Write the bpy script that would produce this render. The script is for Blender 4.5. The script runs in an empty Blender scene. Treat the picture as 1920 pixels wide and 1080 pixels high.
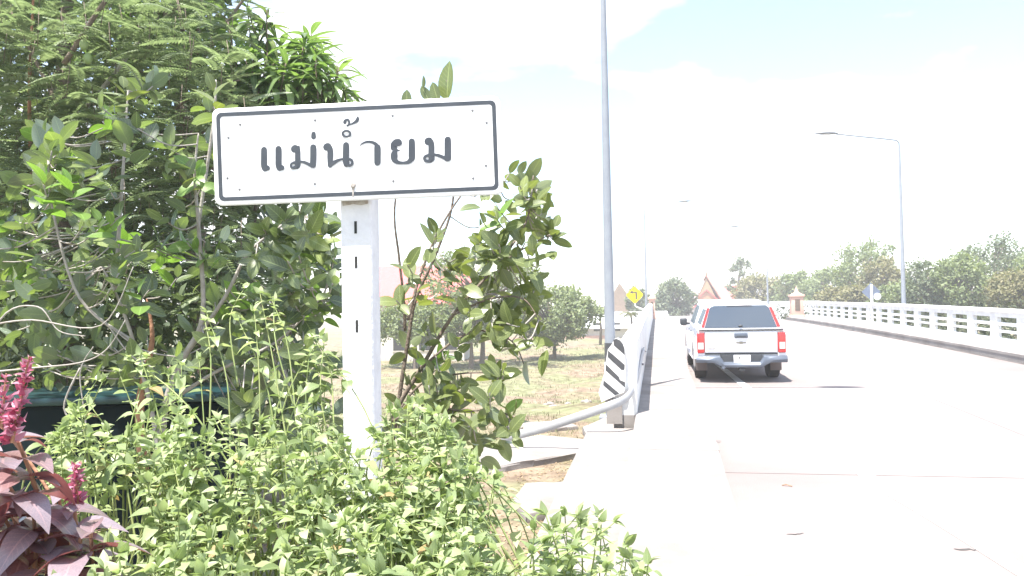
import bpy, bmesh, math, random
import numpy as np
from mathutils import Vector, Matrix
random.seed(7); rng = np.random.default_rng(7)
S = bpy.context.scene
COL = S.collection

# ---------------------------------------------------------------- camera
FPX = 1507.0
EYE = Vector((0, 0, 2.05))
YAW, PITCH, ROLL = math.radians(10.23), math.radians(1.35), math.radians(1.0)
FW = Vector((-math.sin(YAW)*math.cos(PITCH), math.cos(YAW)*math.cos(PITCH), math.sin(PITCH)))
R0 = Vector((math.cos(YAW), math.sin(YAW), 0)); U0 = R0.cross(FW)
UP = U0*math.cos(ROLL) + R0*math.sin(ROLL); RT = R0*math.cos(ROLL) - U0*math.sin(ROLL)
cam = bpy.data.cameras.new('camera'); cam.sensor_width = 36; cam.lens = FPX/1920*36
cam.clip_start = .05; cam.clip_end = 3000
co = bpy.data.objects.new('camera', cam); COL.objects.link(co)
co.matrix_world = Matrix(((RT.x, UP.x, -FW.x, EYE.x), (RT.y, UP.y, -FW.y, EYE.y), (RT.z, UP.z, -FW.z, EYE.z), (0, 0, 0, 1)))
S.camera = co
def ray(px, py): return RT*((px-960)/FPX) + UP*((540-py)/FPX) + FW
def P(px, py, z): return EYE + ray(px, py)*z
def PZ(px, py, z):
    d = ray(px, py); return EYE + d*((z-EYE.z)/d.z)
def PY(px, py, y):
    d = ray(px, py); return EYE + d*((y-EYE.y)/d.y)
def PX(px, py, x):
    d = ray(px, py); return EYE + d*((x-EYE.x)/d.x)

# ---------------------------------------------------------------- light
SUN_FROM = Vector((-1.4, -2.6, 8.3)).normalized()
sun = bpy.data.lights.new('sun', 'SUN'); sun.energy = 4.6; sun.angle = math.radians(.53); sun.color = (1, .955, .89)
so = bpy.data.objects.new('sun', sun); COL.objects.link(so)
so.rotation_euler = SUN_FROM.to_track_quat('Z', 'Y').to_euler()
W = bpy.data.worlds.new("World"); S.world = W; W.use_nodes = True
nt = W.node_tree; nt.nodes.clear()
def N(tree, t, **kw):
    n = tree.nodes.new(t)
    for k, v in kw.items():
        if k.startswith('i_'): n.inputs[k[2:].replace('_', ' ')].default_value = v
        else: setattr(n, k, v)
    return n
sky = N(nt, 'ShaderNodeTexSky', sky_type='NISHITA', sun_disc=False)
sky.sun_elevation = math.asin(SUN_FROM.z); sky.sun_rotation = math.atan2(SUN_FROM.x, SUN_FROM.y)
sky.dust_density = .4; sky.air_density = 1.0
tc = N(nt, 'ShaderNodeTexCoord'); mp = N(nt, 'ShaderNodeMapping')
mp.inputs['Scale'].default_value = (1.25, 1.25, 3.0); mp.inputs['Location'].default_value = (4.7, .5, 1.3); mp.inputs['Rotation'].default_value = (0, 0, math.radians(12))
nz = N(nt, 'ShaderNodeTexNoise'); nz.inputs['Scale'].default_value = 2.1; nz.inputs['Detail'].default_value = 8; nz.inputs['Roughness'].default_value = .5
cr = N(nt, 'ShaderNodeValToRGB'); cr.color_ramp.elements[0].position = .5; cr.color_ramp.elements[1].position = .62; cr.color_ramp.elements[0].color = (.1, .1, .1, 1)
mx = N(nt, 'ShaderNodeMixRGB'); mx.inputs['Color2'].default_value = (5.2, 5.2, 5.25, 1)
bg = N(nt, 'ShaderNodeBackground'); bg.inputs['Strength'].default_value = .12
wo = N(nt, 'ShaderNodeOutputWorld'); L = nt.links.new
L(tc.outputs['Generated'], mp.inputs[0]); L(mp.outputs[0], nz.inputs['Vector']); L(nz.outputs['Fac'], cr.inputs[0])
L(cr.outputs[0], mx.inputs['Fac']); L(sky.outputs[0], mx.inputs['Color1']); L(mx.outputs[0], bg.inputs[0]); L(bg.outputs[0], wo.inputs[0])
S.view_settings.view_transform = 'Standard'; S.view_settings.look = 'None'
S.view_settings.exposure = 1.6; S.view_settings.gamma = 1; S.view_settings.use_curve_mapping = False
S.cycles.use_denoising = True; S.cycles.max_bounces = 6; S.cycles.volume_bounces = 1
S.cycles.transparent_max_bounces = 4; S.cycles.caustics_reflective = False; S.cycles.caustics_refractive = False

# ---------------------------------------------------------------- helpers
def tag(o, label=None, cat=None, group=None, kind=None):
    if label: o['label'] = label
    if cat: o['category'] = cat
    if group: o['group'] = group
    if kind: o['kind'] = kind
    return o
def empty(name, loc=(0, 0, 0), label=None, cat=None, group=None):
    o = bpy.data.objects.new(name, None); o.location = loc; o.empty_display_size = .1; COL.objects.link(o)
    return tag(o, label, cat, group)
def origin(p):
    v = Vector((0, 0, 0))
    while p is not None: v += Vector(p.location); p = p.parent
    return v
def obj(name, bm, mat, parent=None, world=False, smooth=False):
    me = bpy.data.meshes.new(name)
    if world and parent is not None: bmesh.ops.translate(bm, verts=bm.verts, vec=-origin(parent))
    bmesh.ops.recalc_face_normals(bm, faces=bm.faces)
    bm.to_mesh(me); bm.free(); me.materials.append(mat)
    if smooth:
        me.polygons.foreach_set('use_smooth', [True]*len(me.polygons))
        if smooth != True: me.set_sharp_from_angle(angle=smooth)
    o = bpy.data.objects.new(name, me); COL.objects.link(o); o.parent = parent
    return o
def bbox(bm, x0, x1, y0, y1, z0, z1, bev=0, seg=2):
    vs = [bm.verts.new(p) for p in ((x0,y0,z0),(x1,y0,z0),(x1,y1,z0),(x0,y1,z0),(x0,y0,z1),(x1,y0,z1),(x1,y1,z1),(x0,y1,z1))]
    fs = [bm.faces.new([vs[i] for i in f]) for f in ((0,3,2,1),(4,5,6,7),(0,1,5,4),(1,2,6,5),(2,3,7,6),(3,0,4,7))]
    if bev:
        es = list({e for f in fs for e in f.edges})
        bmesh.ops.bevel(bm, geom=es, offset=bev, segments=seg, profile=.5, affect='EDGES')
    return vs
def box(name, x0, x1, y0, y1, z0, z1, mat, parent=None, bev=0, world=False, seg=2):
    bm = bmesh.new(); bbox(bm, x0, x1, y0, y1, z0, z1, bev, seg)
    return obj(name, bm, mat, parent, world, smooth=math.radians(40) if bev else False)
def loft(bm, rings, caps=True, closed=True):
    rs = [[bm.verts.new(p) for p in r] for r in rings]
    n = len(rs[0])
    for a, b in zip(rs[:-1], rs[1:]):
        for i in range(n if closed else n-1):
            j = (i+1) % n; bm.faces.new((a[i], a[j], b[j], b[i]))
    if caps: bm.faces.new(rs[0][::-1]); bm.faces.new(rs[-1])
def tube_rings(path, radii, sides=8):
    path = [Vector(p) for p in path]; out = []; last = None
    for i, p in enumerate(path):
        d = (path[min(i+1, len(path)-1)] - path[max(i-1, 0)])
        d = d.normalized() if d.length > 1e-9 else Vector((0,0,1))
        if last is None:
            a = d.orthogonal().normalized()
        else:
            a = (last - d*last.dot(d)); a = a.normalized() if a.length > 1e-6 else d.orthogonal().normalized()
        last = a; b = d.cross(a); r = radii[i] if hasattr(radii, '__len__') else radii
        out.append([p + (a*math.cos(t) + b*math.sin(t))*r for t in [2*math.pi*k/sides for k in range(sides)]])
    return out
def tube(bm, path, radii, sides=8): loft(bm, tube_rings(path, radii, sides))
def catmull(pts, n=8):
    pts = [np.array(p, float) for p in pts]; out = []
    for i in range(len(pts)-1):
        p0 = pts[max(i-1, 0)]; p1 = pts[i]; p2 = pts[i+1]; p3 = pts[min(i+2, len(pts)-1)]
        for k in range(n):
            t = k/n
            out.append(.5*((2*p1)+(p2-p0)*t+(2*p0-5*p1+4*p2-p3)*t*t+(3*p1-p0-3*p2+p3)*t**3))
    out.append(pts[-1]); return out

# ---------------------------------------------------------------- materials
def mat(name, col, rough=.6, spec=.5, metal=0, noise=None, bump=0, bscale=40, col2=None, coat=0):
    m = bpy.data.materials.new(name); m.use_nodes = True; t = m.node_tree; b = t.nodes['Principled BSDF']
    b.inputs['Base Color'].default_value = (*col, 1); b.inputs['Roughness'].default_value = rough
    b.inputs['Specular IOR Level'].default_value = spec; b.inputs['Metallic'].default_value = metal
    b.inputs['Coat Weight'].default_value = coat
    if noise:
        tc = N(t, 'ShaderNodeTexCoord'); n = N(t, 'ShaderNodeTexNoise'); n.inputs['Scale'].default_value = noise
        n.inputs['Detail'].default_value = 8; n.inputs['Roughness'].default_value = .62
        r = N(t, 'ShaderNodeValToRGB'); r.color_ramp.elements[0].position = .36; r.color_ramp.elements[1].position = .64
        r.color_ramp.elements[0].color = (*col, 1); r.color_ramp.elements[1].color = (*(col2 or [c*.8 for c in col]), 1)
        t.links.new(tc.outputs['Object'], n.inputs['Vector']); t.links.new(n.outputs['Fac'], r.inputs[0]); t.links.new(r.outputs[0], b.inputs['Base Color'])
    if bump:
        tc = N(t, 'ShaderNodeTexCoord'); n = N(t, 'ShaderNodeTexNoise'); n.inputs['Scale'].default_value = bscale; n.inputs['Detail'].default_value = 6
        bp = N(t, 'ShaderNodeBump'); bp.inputs['Strength'].default_value = bump; bp.inputs['Distance'].default_value = .02
        t.links.new(tc.outputs['Object'], n.inputs['Vector']); t.links.new(n.outputs['Fac'], bp.inputs['Height']); t.links.new(bp.outputs[0], b.inputs['Normal'])
    return m
def leafmat(name, cols, trans=.35, tcol=None, rough=.38, spec=.5, vein=.35, under=None):
    m = bpy.data.materials.new(name); m.use_nodes = True; t = m.node_tree; b = t.nodes['Principled BSDF']; l = t.links.new
    oi = N(t, 'ShaderNodeObjectInfo'); ge = N(t, 'ShaderNodeNewGeometry')
    ad = N(t, 'ShaderNodeMath', operation='ADD'); fr = N(t, 'ShaderNodeMath', operation='FRACT')
    l(oi.outputs['Random'], ad.inputs[0]); l(ge.outputs['Random Per Island'], ad.inputs[1]); l(ad.outputs[0], fr.inputs[0])
    r = N(t, 'ShaderNodeValToRGB'); e = r.color_ramp.elements
    while len(e) < len(cols): e.new(.5)
    for i, c in enumerate(cols): e[i].position = i/(len(cols)-1); e[i].color = (*c, 1)
    l(fr.outputs[0], r.inputs[0])
    at = N(t, 'ShaderNodeAttribute', attribute_name='luv'); sx = N(t, 'ShaderNodeSeparateXYZ'); l(at.outputs['Vector'], sx.inputs[0])
    ab = N(t, 'ShaderNodeMath', operation='ABSOLUTE'); l(sx.outputs['X'], ab.inputs[0])
    mid = N(t, 'ShaderNodeMath', operation='LESS_THAN'); mid.inputs[1].default_value = .07; l(ab.outputs[0], mid.inputs[0])
    # side veins
    k = N(t, 'ShaderNodeMath', operation='MULTIPLY_ADD'); k.inputs[1].default_value = -.22; l(ab.outputs[0], k.inputs[0]); l(sx.outputs['Y'], k.inputs[2])
    k2 = N(t, 'ShaderNodeMath', operation='MULTIPLY'); k2.inputs[1].default_value = 9; l(k.outputs[0], k2.inputs[0])
    k3 = N(t, 'ShaderNodeMath', operation='FRACT'); l(k2.outputs[0], k3.inputs[0])
    k4 = N(t, 'ShaderNodeMath', operation='LESS_THAN'); k4.inputs[1].default_value = .16; l(k3.outputs[0], k4.inputs[0])
    k5 = N(t, 'ShaderNodeMath', operation='MULTIPLY'); k5.inputs[1].default_value = .45; l(k4.outputs[0], k5.inputs[0])
    mxv = N(t, 'ShaderNodeMath', operation='MAXIMUM'); l(mid.outputs[0], mxv.inputs[0]); l(k5.outputs[0], mxv.inputs[1])
    fv = N(t, 'ShaderNodeMath', operation='MULTIPLY'); fv.inputs[1].default_value = vein; l(mxv.outputs[0], fv.inputs[0])
    mc = N(t, 'ShaderNodeMixRGB'); vc = [min(1, c*1.9+.06) for c in cols[-1]]; mc.inputs['Color2'].default_value = (*vc, 1)
    l(fv.outputs[0], mc.inputs['Fac']); l(r.outputs[0], mc.inputs['Color1'])
    n = N(t, 'ShaderNodeTexNoise'); n.inputs['Scale'].default_value = 25; hs = N(t, 'ShaderNodeHueSaturation')
    mr = N(t, 'ShaderNodeMapRange'); mr.inputs['To Min'].default_value = .75; mr.inputs['To Max'].default_value = 1.25
    l(n.outputs['Fac'], mr.inputs['Value']); l(mr.outputs[0], hs.inputs['Value']); l(mc.outputs[0], hs.inputs['Color'])
    src = hs.outputs[0]
    if under:
        mu = N(t, 'ShaderNodeMixRGB'); mu.inputs['Color2'].default_value = (*under, 1); l(ge.outputs['Backfacing'], mu.inputs['Fac']); l(src, mu.inputs['Color1']); src = mu.outputs[0]
    l(src, b.inputs['Base Color'])
    b.inputs['Roughness'].default_value = rough; b.inputs['Specular IOR Level'].default_value = spec
    tr = N(t, 'ShaderNodeBsdfTranslucent'); tm = N(t, 'ShaderNodeMixRGB', blend_type='MULTIPLY'); tm.inputs['Fac'].default_value = 1
    tm.inputs['Color2'].default_value = (*(tcol or (1.9, 2.0, .8)), 1); l(hs.outputs[0], tm.inputs['Color1']); l(tm.outputs[0], tr.inputs['Color'])
    ms = N(t, 'ShaderNodeMixShader'); ms.inputs[0].default_value = trans
    l(b.outputs[0], ms.inputs[1]); l(tr.outputs[0], ms.inputs[2]); l(ms.outputs[0], t.nodes['Material Output'].inputs[0])
    return m
M = dict(
    concrete=mat('concrete', (.275, .243, .233), .85, .25, noise=.16, col2=(.205, .174, .165), bump=.25, bscale=60),
    slab=mat('pale concrete', (.3, .277, .262), .85, .25, noise=1.0, col2=(.21, .188, .175), bump=.25, bscale=50),
    white=mat('white painted concrete', (.82, .82, .81), .7, .3, noise=2.2, col2=(.66, .655, .64), bump=.1, bscale=30),
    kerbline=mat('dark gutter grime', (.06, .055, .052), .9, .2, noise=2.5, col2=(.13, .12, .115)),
    signwhite=mat('white sign enamel', (.82, .82, .83), .35, .5, noise=9, col2=(.79, .79, .8)),
    signblack=mat('weathered black paint', (.035, .042, .055), .42, .6, noise=14, col2=(.05, .058, .07)),
    blackpaint=mat('black paint', (.05, .052, .058), .5, .5, noise=6, col2=(.075, .075, .08)),
    post=mat('whitewashed concrete post', (.76, .76, .78), .75, .3, noise=12, col2=(.66, .66, .69), bump=.3, bscale=35),
    rust_shade=mat('brown rust and shade', (.32, .28, .24), .8, .2, noise=30, col2=(.55, .52, .5)),  # rust on the board, and the shade painted below it on the post
    hole=mat('slot dark', (.03, .03, .03), .9),
    galv=mat('galvanised steel', (.24, .26, .3), .55, .4, 0, noise=5, col2=(.27, .295, .33)),
    rail=mat('galvanised beam', (.36, .37, .39), .5, .4, 0, noise=7, col2=(.42, .425, .43)),
    lamphead=mat('lamp housing', (.14, .15, .165), .5, .4),
    bolt=mat('grey rivet', (.2, .2, .21), .5, .5, .5),
    carwhite=mat('white car paint', (.8, .8, .82), .25, .5, coat=.6),
    bumper=mat('brushed steel bumper', (.11, .13, .165), .4, .5, .3),
    plastic=mat('dark plastic', (.045, .05, .058), .5, .5),
    rubber=mat('tyre rubber', (.035, .034, .034), .8, .3),
    rim=mat('alloy', (.5, .5, .52), .3, .5, .8),
    glass=mat('tinted glass', (.03, .05, .08), .06, 1.0, coat=.5),
    sideglass=mat('dusty tinted glass', (.03, .05, .075), .4, .5),
    red=mat('red lens', (.62, .02, .02), .2, .6, coat=.5),
    clear=mat('clear lens', (.75, .55, .52), .2, .6, coat=.5),
    plate=mat('number plate', (.7, .7, .72), .4),
    badge=mat('chrome badge', (.2, .185, .15), .4, .5, .3),
    flap=mat('mud flap', (.16, .13, .12), .8, .3),
    yellow=mat('yellow sign sheeting', (.85, .6, .0), .4, .5),
    bluegrey=mat('sign back aluminium', (.15, .18, .25), .5, .5, .3),
    pink=mat('salmon render', (.62, .4, .32), .8, .3, noise=2, col2=(.55, .34, .27)),
    gold=mat('gold ornament', (.42, .27, .16), .5, .5, .2),
    redroof=mat('red roof tile', (.6, .13, .13), .6, .4, noise=6, col2=(.52, .11, .105)),
    brownroof=mat('brown roof', (.1, .07, .05), .8, .3, noise=4, col2=(.14, .1, .075)),
    wallcream=mat('cream wall', (.68, .64, .58), .85, .3, noise=2, col2=(.6, .56, .5)),
    roofwhite=mat('white sheet roof', (.7, .71, .72), .6, .4),
    dark=mat('dark opening', (.03, .03, .035), .6),
    bark=mat('bark', (.13, .1, .08), .9, .2, noise=18, col2=(.22, .18, .15), bump=.5, bscale=60),
    palebark=mat('pale bark', (.3, .27, .24), .85, .2, noise=22, col2=(.42, .39, .36), bump=.3, bscale=60),
    rustbark=mat('reddish bark', (.3, .15, .09), .85, .2, noise=22, col2=(.4, .22, .14), bump=.4, bscale=60),
    greenstem=mat('green stem', (.2, .27, .09), .6, .4, noise=20, col2=(.28, .3, .12)),
    litter=mat('dry leaf', (.3, .2, .13), .9, .2),
    teal=mat('shadow dark teal', (.003, .009, .011), .85, .15),
    tealrim=mat('teal rim', (.008, .035, .04), .4, .5),
    fruit=mat('green mango skin', (.2, .28, .1), .45, .5, noise=12, col2=(.26, .33, .14)),
)
M['bush'] = leafmat('light green bush leaf', [(.15, .2, .08), (.27, .33, .15), (.42, .47, .27), (.19, .25, .11)], .38, (1.3, 1.4, .9), .4, .6, .3)
M['oval'] = leafmat('oval glossy leaf', [(.09, .115, .05), (.145, .175, .068), (.115, .145, .06), (.2, .235, .095)], .3, (1.9, 2.0, .6), .3, .7, .35, under=(.16, .19, .11))
M['ovalfresh'] = leafmat('fresh lime leaf', [(.13, .22, .05), (.17, .27, .07)], .4, (1.5, 1.7, .7), .35, .6, .3)
M['ovaldark'] = leafmat('dark glossy leaf', [(.065, .092, .05), (.1, .13, .065), (.14, .18, .078), (.22, .265, .105)], .3, (1.7, 1.95, .75), .25, .9, .3, under=(.15, .19, .14))
M['frond'] = leafmat('feathery leaflet', [(.16, .195, .125), (.25, .3, .19), (.2, .245, .15), (.36, .41, .27)], .35, (1.2, 1.35, .85), .5, .5, 0)
M['mango'] = leafmat('mango leaf', [(.09, .14, .055), (.14, .21, .08), (.22, .3, .12)], .35, (1.5, 1.7, .8), .3, .7, .3)
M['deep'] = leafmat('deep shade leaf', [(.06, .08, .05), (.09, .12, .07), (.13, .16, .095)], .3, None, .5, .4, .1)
M['redleaf'] = leafmat('purple red leaf', [(.17, .12, .145), (.26, .215, .24), (.2, .165, .19), (.21, .12, .12)], .18, (2.2, .9, .7), .26, 1.0, .35, under=(.2, .09, .1))
M['flower'] = leafmat('pink flower', [(.4, .08, .16), (.6, .36, .46), (.3, .05, .1), (.45, .12, .22)], .35, (1.3, 1, 1), .5, .4, 0)
M['treeA'] = leafmat('far green leaf', [(.12, .155, .07), (.17, .21, .1), (.22, .25, .13)], .3, None, .6, .35, 0)
M['treeB'] = leafmat('far grey green leaf', [(.09, .12, .075), (.12, .15, .09), (.15, .17, .1)], .25, None, .6, .35, 0)
M['treeC'] = leafmat('far olive leaf', [(.16, .15, .07), (.21, .19, .1), (.13, .14, .06)], .25, None, .6, .35, 0)
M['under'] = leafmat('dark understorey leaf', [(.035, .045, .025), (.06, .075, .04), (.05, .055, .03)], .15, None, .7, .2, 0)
M['palm'] = leafmat('palm leaf', [(.1, .12, .06), (.16, .15, .08)], .2, None, .5, .4, 0)
M['dryleaf'] = leafmat('yellowed leaf', [(.34, .3, .12), (.3, .2, .1), (.38, .36, .2)], .3, (1.2, 1.1, .8), .6, .3, .3)
M['drygrass'] = leafmat('dry grass blade', [(.2, .19, .115), (.28, .24, .17), (.16, .18, .09), (.24, .22, .14)], .2, (1.1, 1.1, .9), .7, .2, 0)

# ground material
def ground_mat():
    m = bpy.data.materials.new('dry earth and grass'); m.use_nodes = True; t = m.node_tree; b = t.nodes['Principled BSDF']; l = t.links.new
    b.inputs['Roughness'].default_value = .95; b.inputs['Specular IOR Level'].default_value = .15
    tc = N(t, 'ShaderNodeTexCoord')
    n1 = N(t, 'ShaderNodeTexNoise'); n1.inputs['Scale'].default_value = .22; n1.inputs['Detail'].default_value = 7; n1.inputs['Roughness'].default_value = .65
    n2 = N(t, 'ShaderNodeTexNoise'); n2.inputs['Scale'].default_value = 2.2; n2.inputs['Detail'].default_value = 8; n2.inputs['Roughness'].default_value = .7
    r1 = N(t, 'ShaderNodeValToRGB'); r1.color_ramp.elements[0].position = .42; r1.color_ramp.elements[1].position = .56
    r1.color_ramp.elements[0].color = (.25, .2, .155, 1); r1.color_ramp.elements[1].color = (.2, .215, .125, 1)
    r2 = N(t, 'ShaderNodeValToRGB'); r2.color_ramp.elements[0].position = .35; r2.color_ramp.elements[1].position = .65
    r2.color_ramp.elements[0].color = (.5, .44, .4, 1); r2.color_ramp.elements[1].color = (1.2, 1.18, 1.12, 1)
    mm = N(t, 'ShaderNodeMixRGB', blend_type='MULTIPLY'); mm.inputs['Fac'].default_value = 1
    l(tc.outputs['Object'], n1.inputs['Vector']); l(tc.outputs['Object'], n2.inputs['Vector']); l(n1.outputs['Fac'], r1.inputs[0]); l(n2.outputs['Fac'], r2.inputs[0])
    l(r1.outputs[0], mm.inputs['Color1']); l(r2.outputs[0], mm.inputs['Color2']); l(mm.outputs[0], b.inputs['Base Color'])
    bp = N(t, 'ShaderNodeBump'); bp.inputs['Strength'].default_value = .6; bp.inputs['Distance'].default_value = .08
    l(n2.outputs['Fac'], bp.inputs['Height']); l(bp.outputs[0], b.inputs['Normal'])
    return m
M['ground'] = ground_mat()

# ---------------------------------------------------------------- terrain
def rz(y):
    if y < 0: return 0.0
    if y <= 101: return .026*y - .0002*y*y
    return max(.026*101 - .0002*101*101 - .0144*(y-101), -1.9)
def sm(a, b, x):
    t = min(1, max(0, (x-a)/(b-a))); return t*t*(3-2*t)
def gz(x, y):
    left = .32*sm(-1.2, -1.9, x)*sm(7, 4, y) - .06
    z = left + (-1.75-left)*sm(13, 34, y)
    if x > -1.0: z = min(z, -.12 + (-1.63)*sm(11, 30, y))
    z += (.1*math.sin(x*1.3+y*.7)*math.sin(y*.9-x*.4)+.1*math.sin(x*.55-y*.8+2)*math.sin(y*.31+x*.9))*sm(12, 20, y)*(1 if x < -1 else .2)
    z += .35*math.sin(x*.13+1)*math.sin(y*.11)*sm(30, 60, y)*sm(110, 70, y)
    if y > 120: z = min(z, -1.9)
    return z
xs = sorted(set([round(v, 3) for v in list(np.arange(-24, 24, .6)) + [s*(24+1.15**k*2) for k in range(1, 40) for s in (-1, 1) if 24+1.15**k*2 < 420]]))
ys = sorted(set([round(v, 3) for v in list(np.arange(-6, 60, .8)) + [60+1.12**k*2 for k in range(1, 50) if 1.12**k*2 < 380] + [-8, -14, -30, -80, -200]]))
bm = bmesh.new(); grid = [[bm.verts.new((x, y, gz(x, y))) for x in xs] for y in ys]
for j in range(len(ys)-1):
    for i in range(len(xs)-1): bm.faces.new((grid[j][i], grid[j][i+1], grid[j+1][i+1], grid[j+1][i]))
tag(obj('ground', bm, M['ground'], smooth=True), kind='structure')

KERB_L, KERB_R, PAR = .63, 8.72, -.32
YS = [-30, -10] + list(np.arange(0, 102, 2.5)) + [104, 110, 120, 140, 170]
def sweep(bm, prof, ys, zf=rz, xf=lambda y: 0):
    loft(bm, [[(x+xf(y), y, z+zf(y)) for x, z in prof] for y in ys])
def rect(x0, x1, z0, z1): return [(x0, z0), (x1, z0), (x1, z1), (x0, z1)]
bm = bmesh.new(); sweep(bm, rect(KERB_L-.02, KERB_R+.02, -.5, 0), YS); tag(obj('road', bm, M['concrete']), kind='structure')
# sidewalks: core + slabs
def sidewalk(name, x0, x1, ystart, yend, inner):
    root = empty(name, (0, ystart, rz(ystart))); tag(root, kind='structure')
    ysn = list(np.arange(ystart, yend, 3.0)) + [yend]
    bm = bmesh.new(); sweep(bm, rect(x0, x1, -.5, .13), ysn); obj('kerb', bm, M['slab'], root, world=True)
    a = ystart
    while a < yend-.1:
        b = min(a+3.0, yend); bm = bmesh.new()
        ex0, ex1 = (x0+.004, x1+.012) if inner > 0 else (x0-.012, x1-.004)
        sweep(bm, rect(ex0, ex1, .131, .2), [a+.012, b-.012]); obj('slab', bm, M['slab'], root, world=True); a = b
    return root
sidewalk('left_sidewalk', PAR-.02, KERB_L, 9.2, 58, 1)
sidewalk('right_sidewalk', KERB_R, KERB_R+1.0, 2, 58, -1)
bm = bmesh.new(); sweep(bm, rect(-1.02, KERB_L-.0215, -.14, .0), [-12, 0, 6, 11.7]); apr = tag(obj('concrete_apron', bm, M['slab']), kind='structure')
bm = bmesh.new(); vs_ = []
loft(bm, [[(x, yq, rz(yq)+zq) for x, zq in ((PAR-.02, -.1), (KERB_L, -.1), (KERB_L, hh), (PAR-.02, hh))] for yq, hh in ((5.2, .003), (9.19, .2))]); obj('ramp', bm, M['slab'], apr)
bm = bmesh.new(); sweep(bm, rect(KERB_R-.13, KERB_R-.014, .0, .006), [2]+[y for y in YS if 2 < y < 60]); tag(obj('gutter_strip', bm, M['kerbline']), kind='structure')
# road markings
def marking(name, pts, w, m=M['white']):
    bm = bmesh.new(); pp = catmull(pts, 10); A = []; B = []
    for x, y in pp:
        A.append(bm.verts.new((x-w/2, y, rz(y)+.005))); B.append(bm.verts.new((x+w/2, y, rz(y)+.005)))
    for i in range(len(A)-1): bm.faces.new((A[i], B[i], B[i+1], A[i+1]))
    return tag(obj(name, bm, m), kind='structure')
marking('lane_line', [(3.6, -4), (2.43, 6.35), (2.09, 9.4), (1.67, 17.3), (1.35, 30), (1.3, 58), (1.3, 100)], .16)
marking('road_line', [(5.5, -5), (5.45, 13), (5.45, 30), (5.45, 60), (5.45, 100)], .12)
# dark joint in the road near the right kerb etc.: thin shallow cracks
def crack(name, p, q, w):
    bm = bmesh.new(); v = []
    n = 8; p = Vector(p); q = Vector(q)
    for i in range(n+1):
        c = p.lerp(q, i/n); c.y += random.uniform(-.02, .02); ww = w*(.4+.6*math.sin(math.pi*i/n))
        v.append((bm.verts.new((c.x, c.y-ww, rz(c.y)+.004)), bm.verts.new((c.x, c.y+ww, rz(c.y)+.004))))
    for a, b in zip(v[:-1], v[1:]): bm.faces.new((a[0], b[0], b[1], a[1]))
    return tag(obj(name, bm, M['kerbline']), kind='structure')
M['joint'] = mat('concrete joint', (.185, .16, .155), .9)
for k, yj in enumerate((9.0, 16.9, 24.8, 32.7, 40.6, 48.5)):
    bm = bmesh.new(); vs = [bm.verts.new((x, yj+dy, rz(yj)+.0035)) for x, dy in ((KERB_L+.01, 0), (KERB_R-.22, 0), (KERB_R-.22, .014), (KERB_L+.01, .014))]; bm.faces.new(vs); tag(obj('road_joint', bm, M['joint']), kind='structure')
bm = bmesh.new(); vv = []
for yj in [-6, 0]+YS[3:30]: vv.append([bm.verts.new((x, yj, rz(yj)+.003)) for x in (4.62, 4.634)])
for p_, q_ in zip(vv[:-1], vv[1:]): bm.faces.new((p_[0], p_[1], q_[1], q_[0]))
tag(obj('road_joint', bm, M['joint']), kind='structure')
random.seed(21)
for k in range(9):
    yk = random.uniform(7, 30); xk = KERB_L+.05+abs(random.gauss(0, .12)); w_ = random.uniform(.02, .09); bm = bmesh.new()
    bm.faces.new([bm.verts.new((xk+math.cos(a)*w_*random.uniform(.5, 1), yk+math.sin(a)*w_*2*random.uniform(.5, 1), rz(yk+math.sin(a)*w_*2)+.0045)) for a in [t*math.pi/5 for t in range(10)]])
    tag(obj('road_stain', bm, M['joint']), kind='structure')
for a, b, w in (((1475, 1018), (1508, 1017), .01), ((1790, 1046), (1830, 1047), .018)):
    crack('road_crack', PZ(*a, .1), PZ(*b, .1), w)

# ---------------------------------------------------------------- left parapet
Y0 = 11.75
root = empty('bridge_parapet', (PAR, Y0, rz(Y0)), 'plain white concrete bridge parapet on the left with a black striped end face', 'parapet')
ysp = [Y0+.02] + list(np.arange(14, 57, 3)) + [57]
bm = bmesh.new(); sweep(bm, [(PAR, .18), (PAR, 1.2), (PAR-.05, 1.27), (PAR-.2, 1.27), (PAR-.26, 1.2), (PAR-.36, .18)], ysp); obj('wall', bm, M['white'], root, world=True)
bm = bmesh.new(); sweep(bm, rect(PAR-.34, PAR-.02, -.3, .18), ysp); obj('footing', bm, M['slab'], root, world=True)
def c5(x, y): return (1080+x/4.5, 560+y/4.5)
outline = [(190,790),(235,640),(268,430),(300,388),(325,340),(355,332),(392,360),(412,415),(418,745),(405,790),(215,872)]
bm = bmesh.new(); yy = Y0-.06
f0 = [PY(*c5(*p), yy) for p in outline]
loft(bm, [[p for p in f0], [Vector((p.x, Y0+.018, p.z)) for p in f0]]); obj('end_face', bm, M['white'], root, world=True)
for st in ([(315,347),(340,338),(370,350),(395,380),(409,420),(411,475),(320,395)], [(270,436),(411,558),(408,600),(385,602),(268,492)],
           [(252,552),(362,660),(372,688),(414,704),(414,750),(250,605)], [(233,688),(366,800),(330,815),(229,730)]):
    bm = bmesh.new(); ff = [PY(*c5(*p), yy-.003) for p in st]
    loft(bm, [ff, [Vector((p.x, yy-.0005, p.z)) for p in ff]]); obj('stripe', bm, M['blackpaint'], root, world=True)
bm = bmesh.new(); a = PY(1137, 752, Y0-.02); b = PY(1167, 782, Y0-.02)
bbox(bm, a.x, b.x, Y0-.02, Y0+.015, b.z-.1, a.z+.03); obj('footing', bm, M['slab'], root, world=True)

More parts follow.
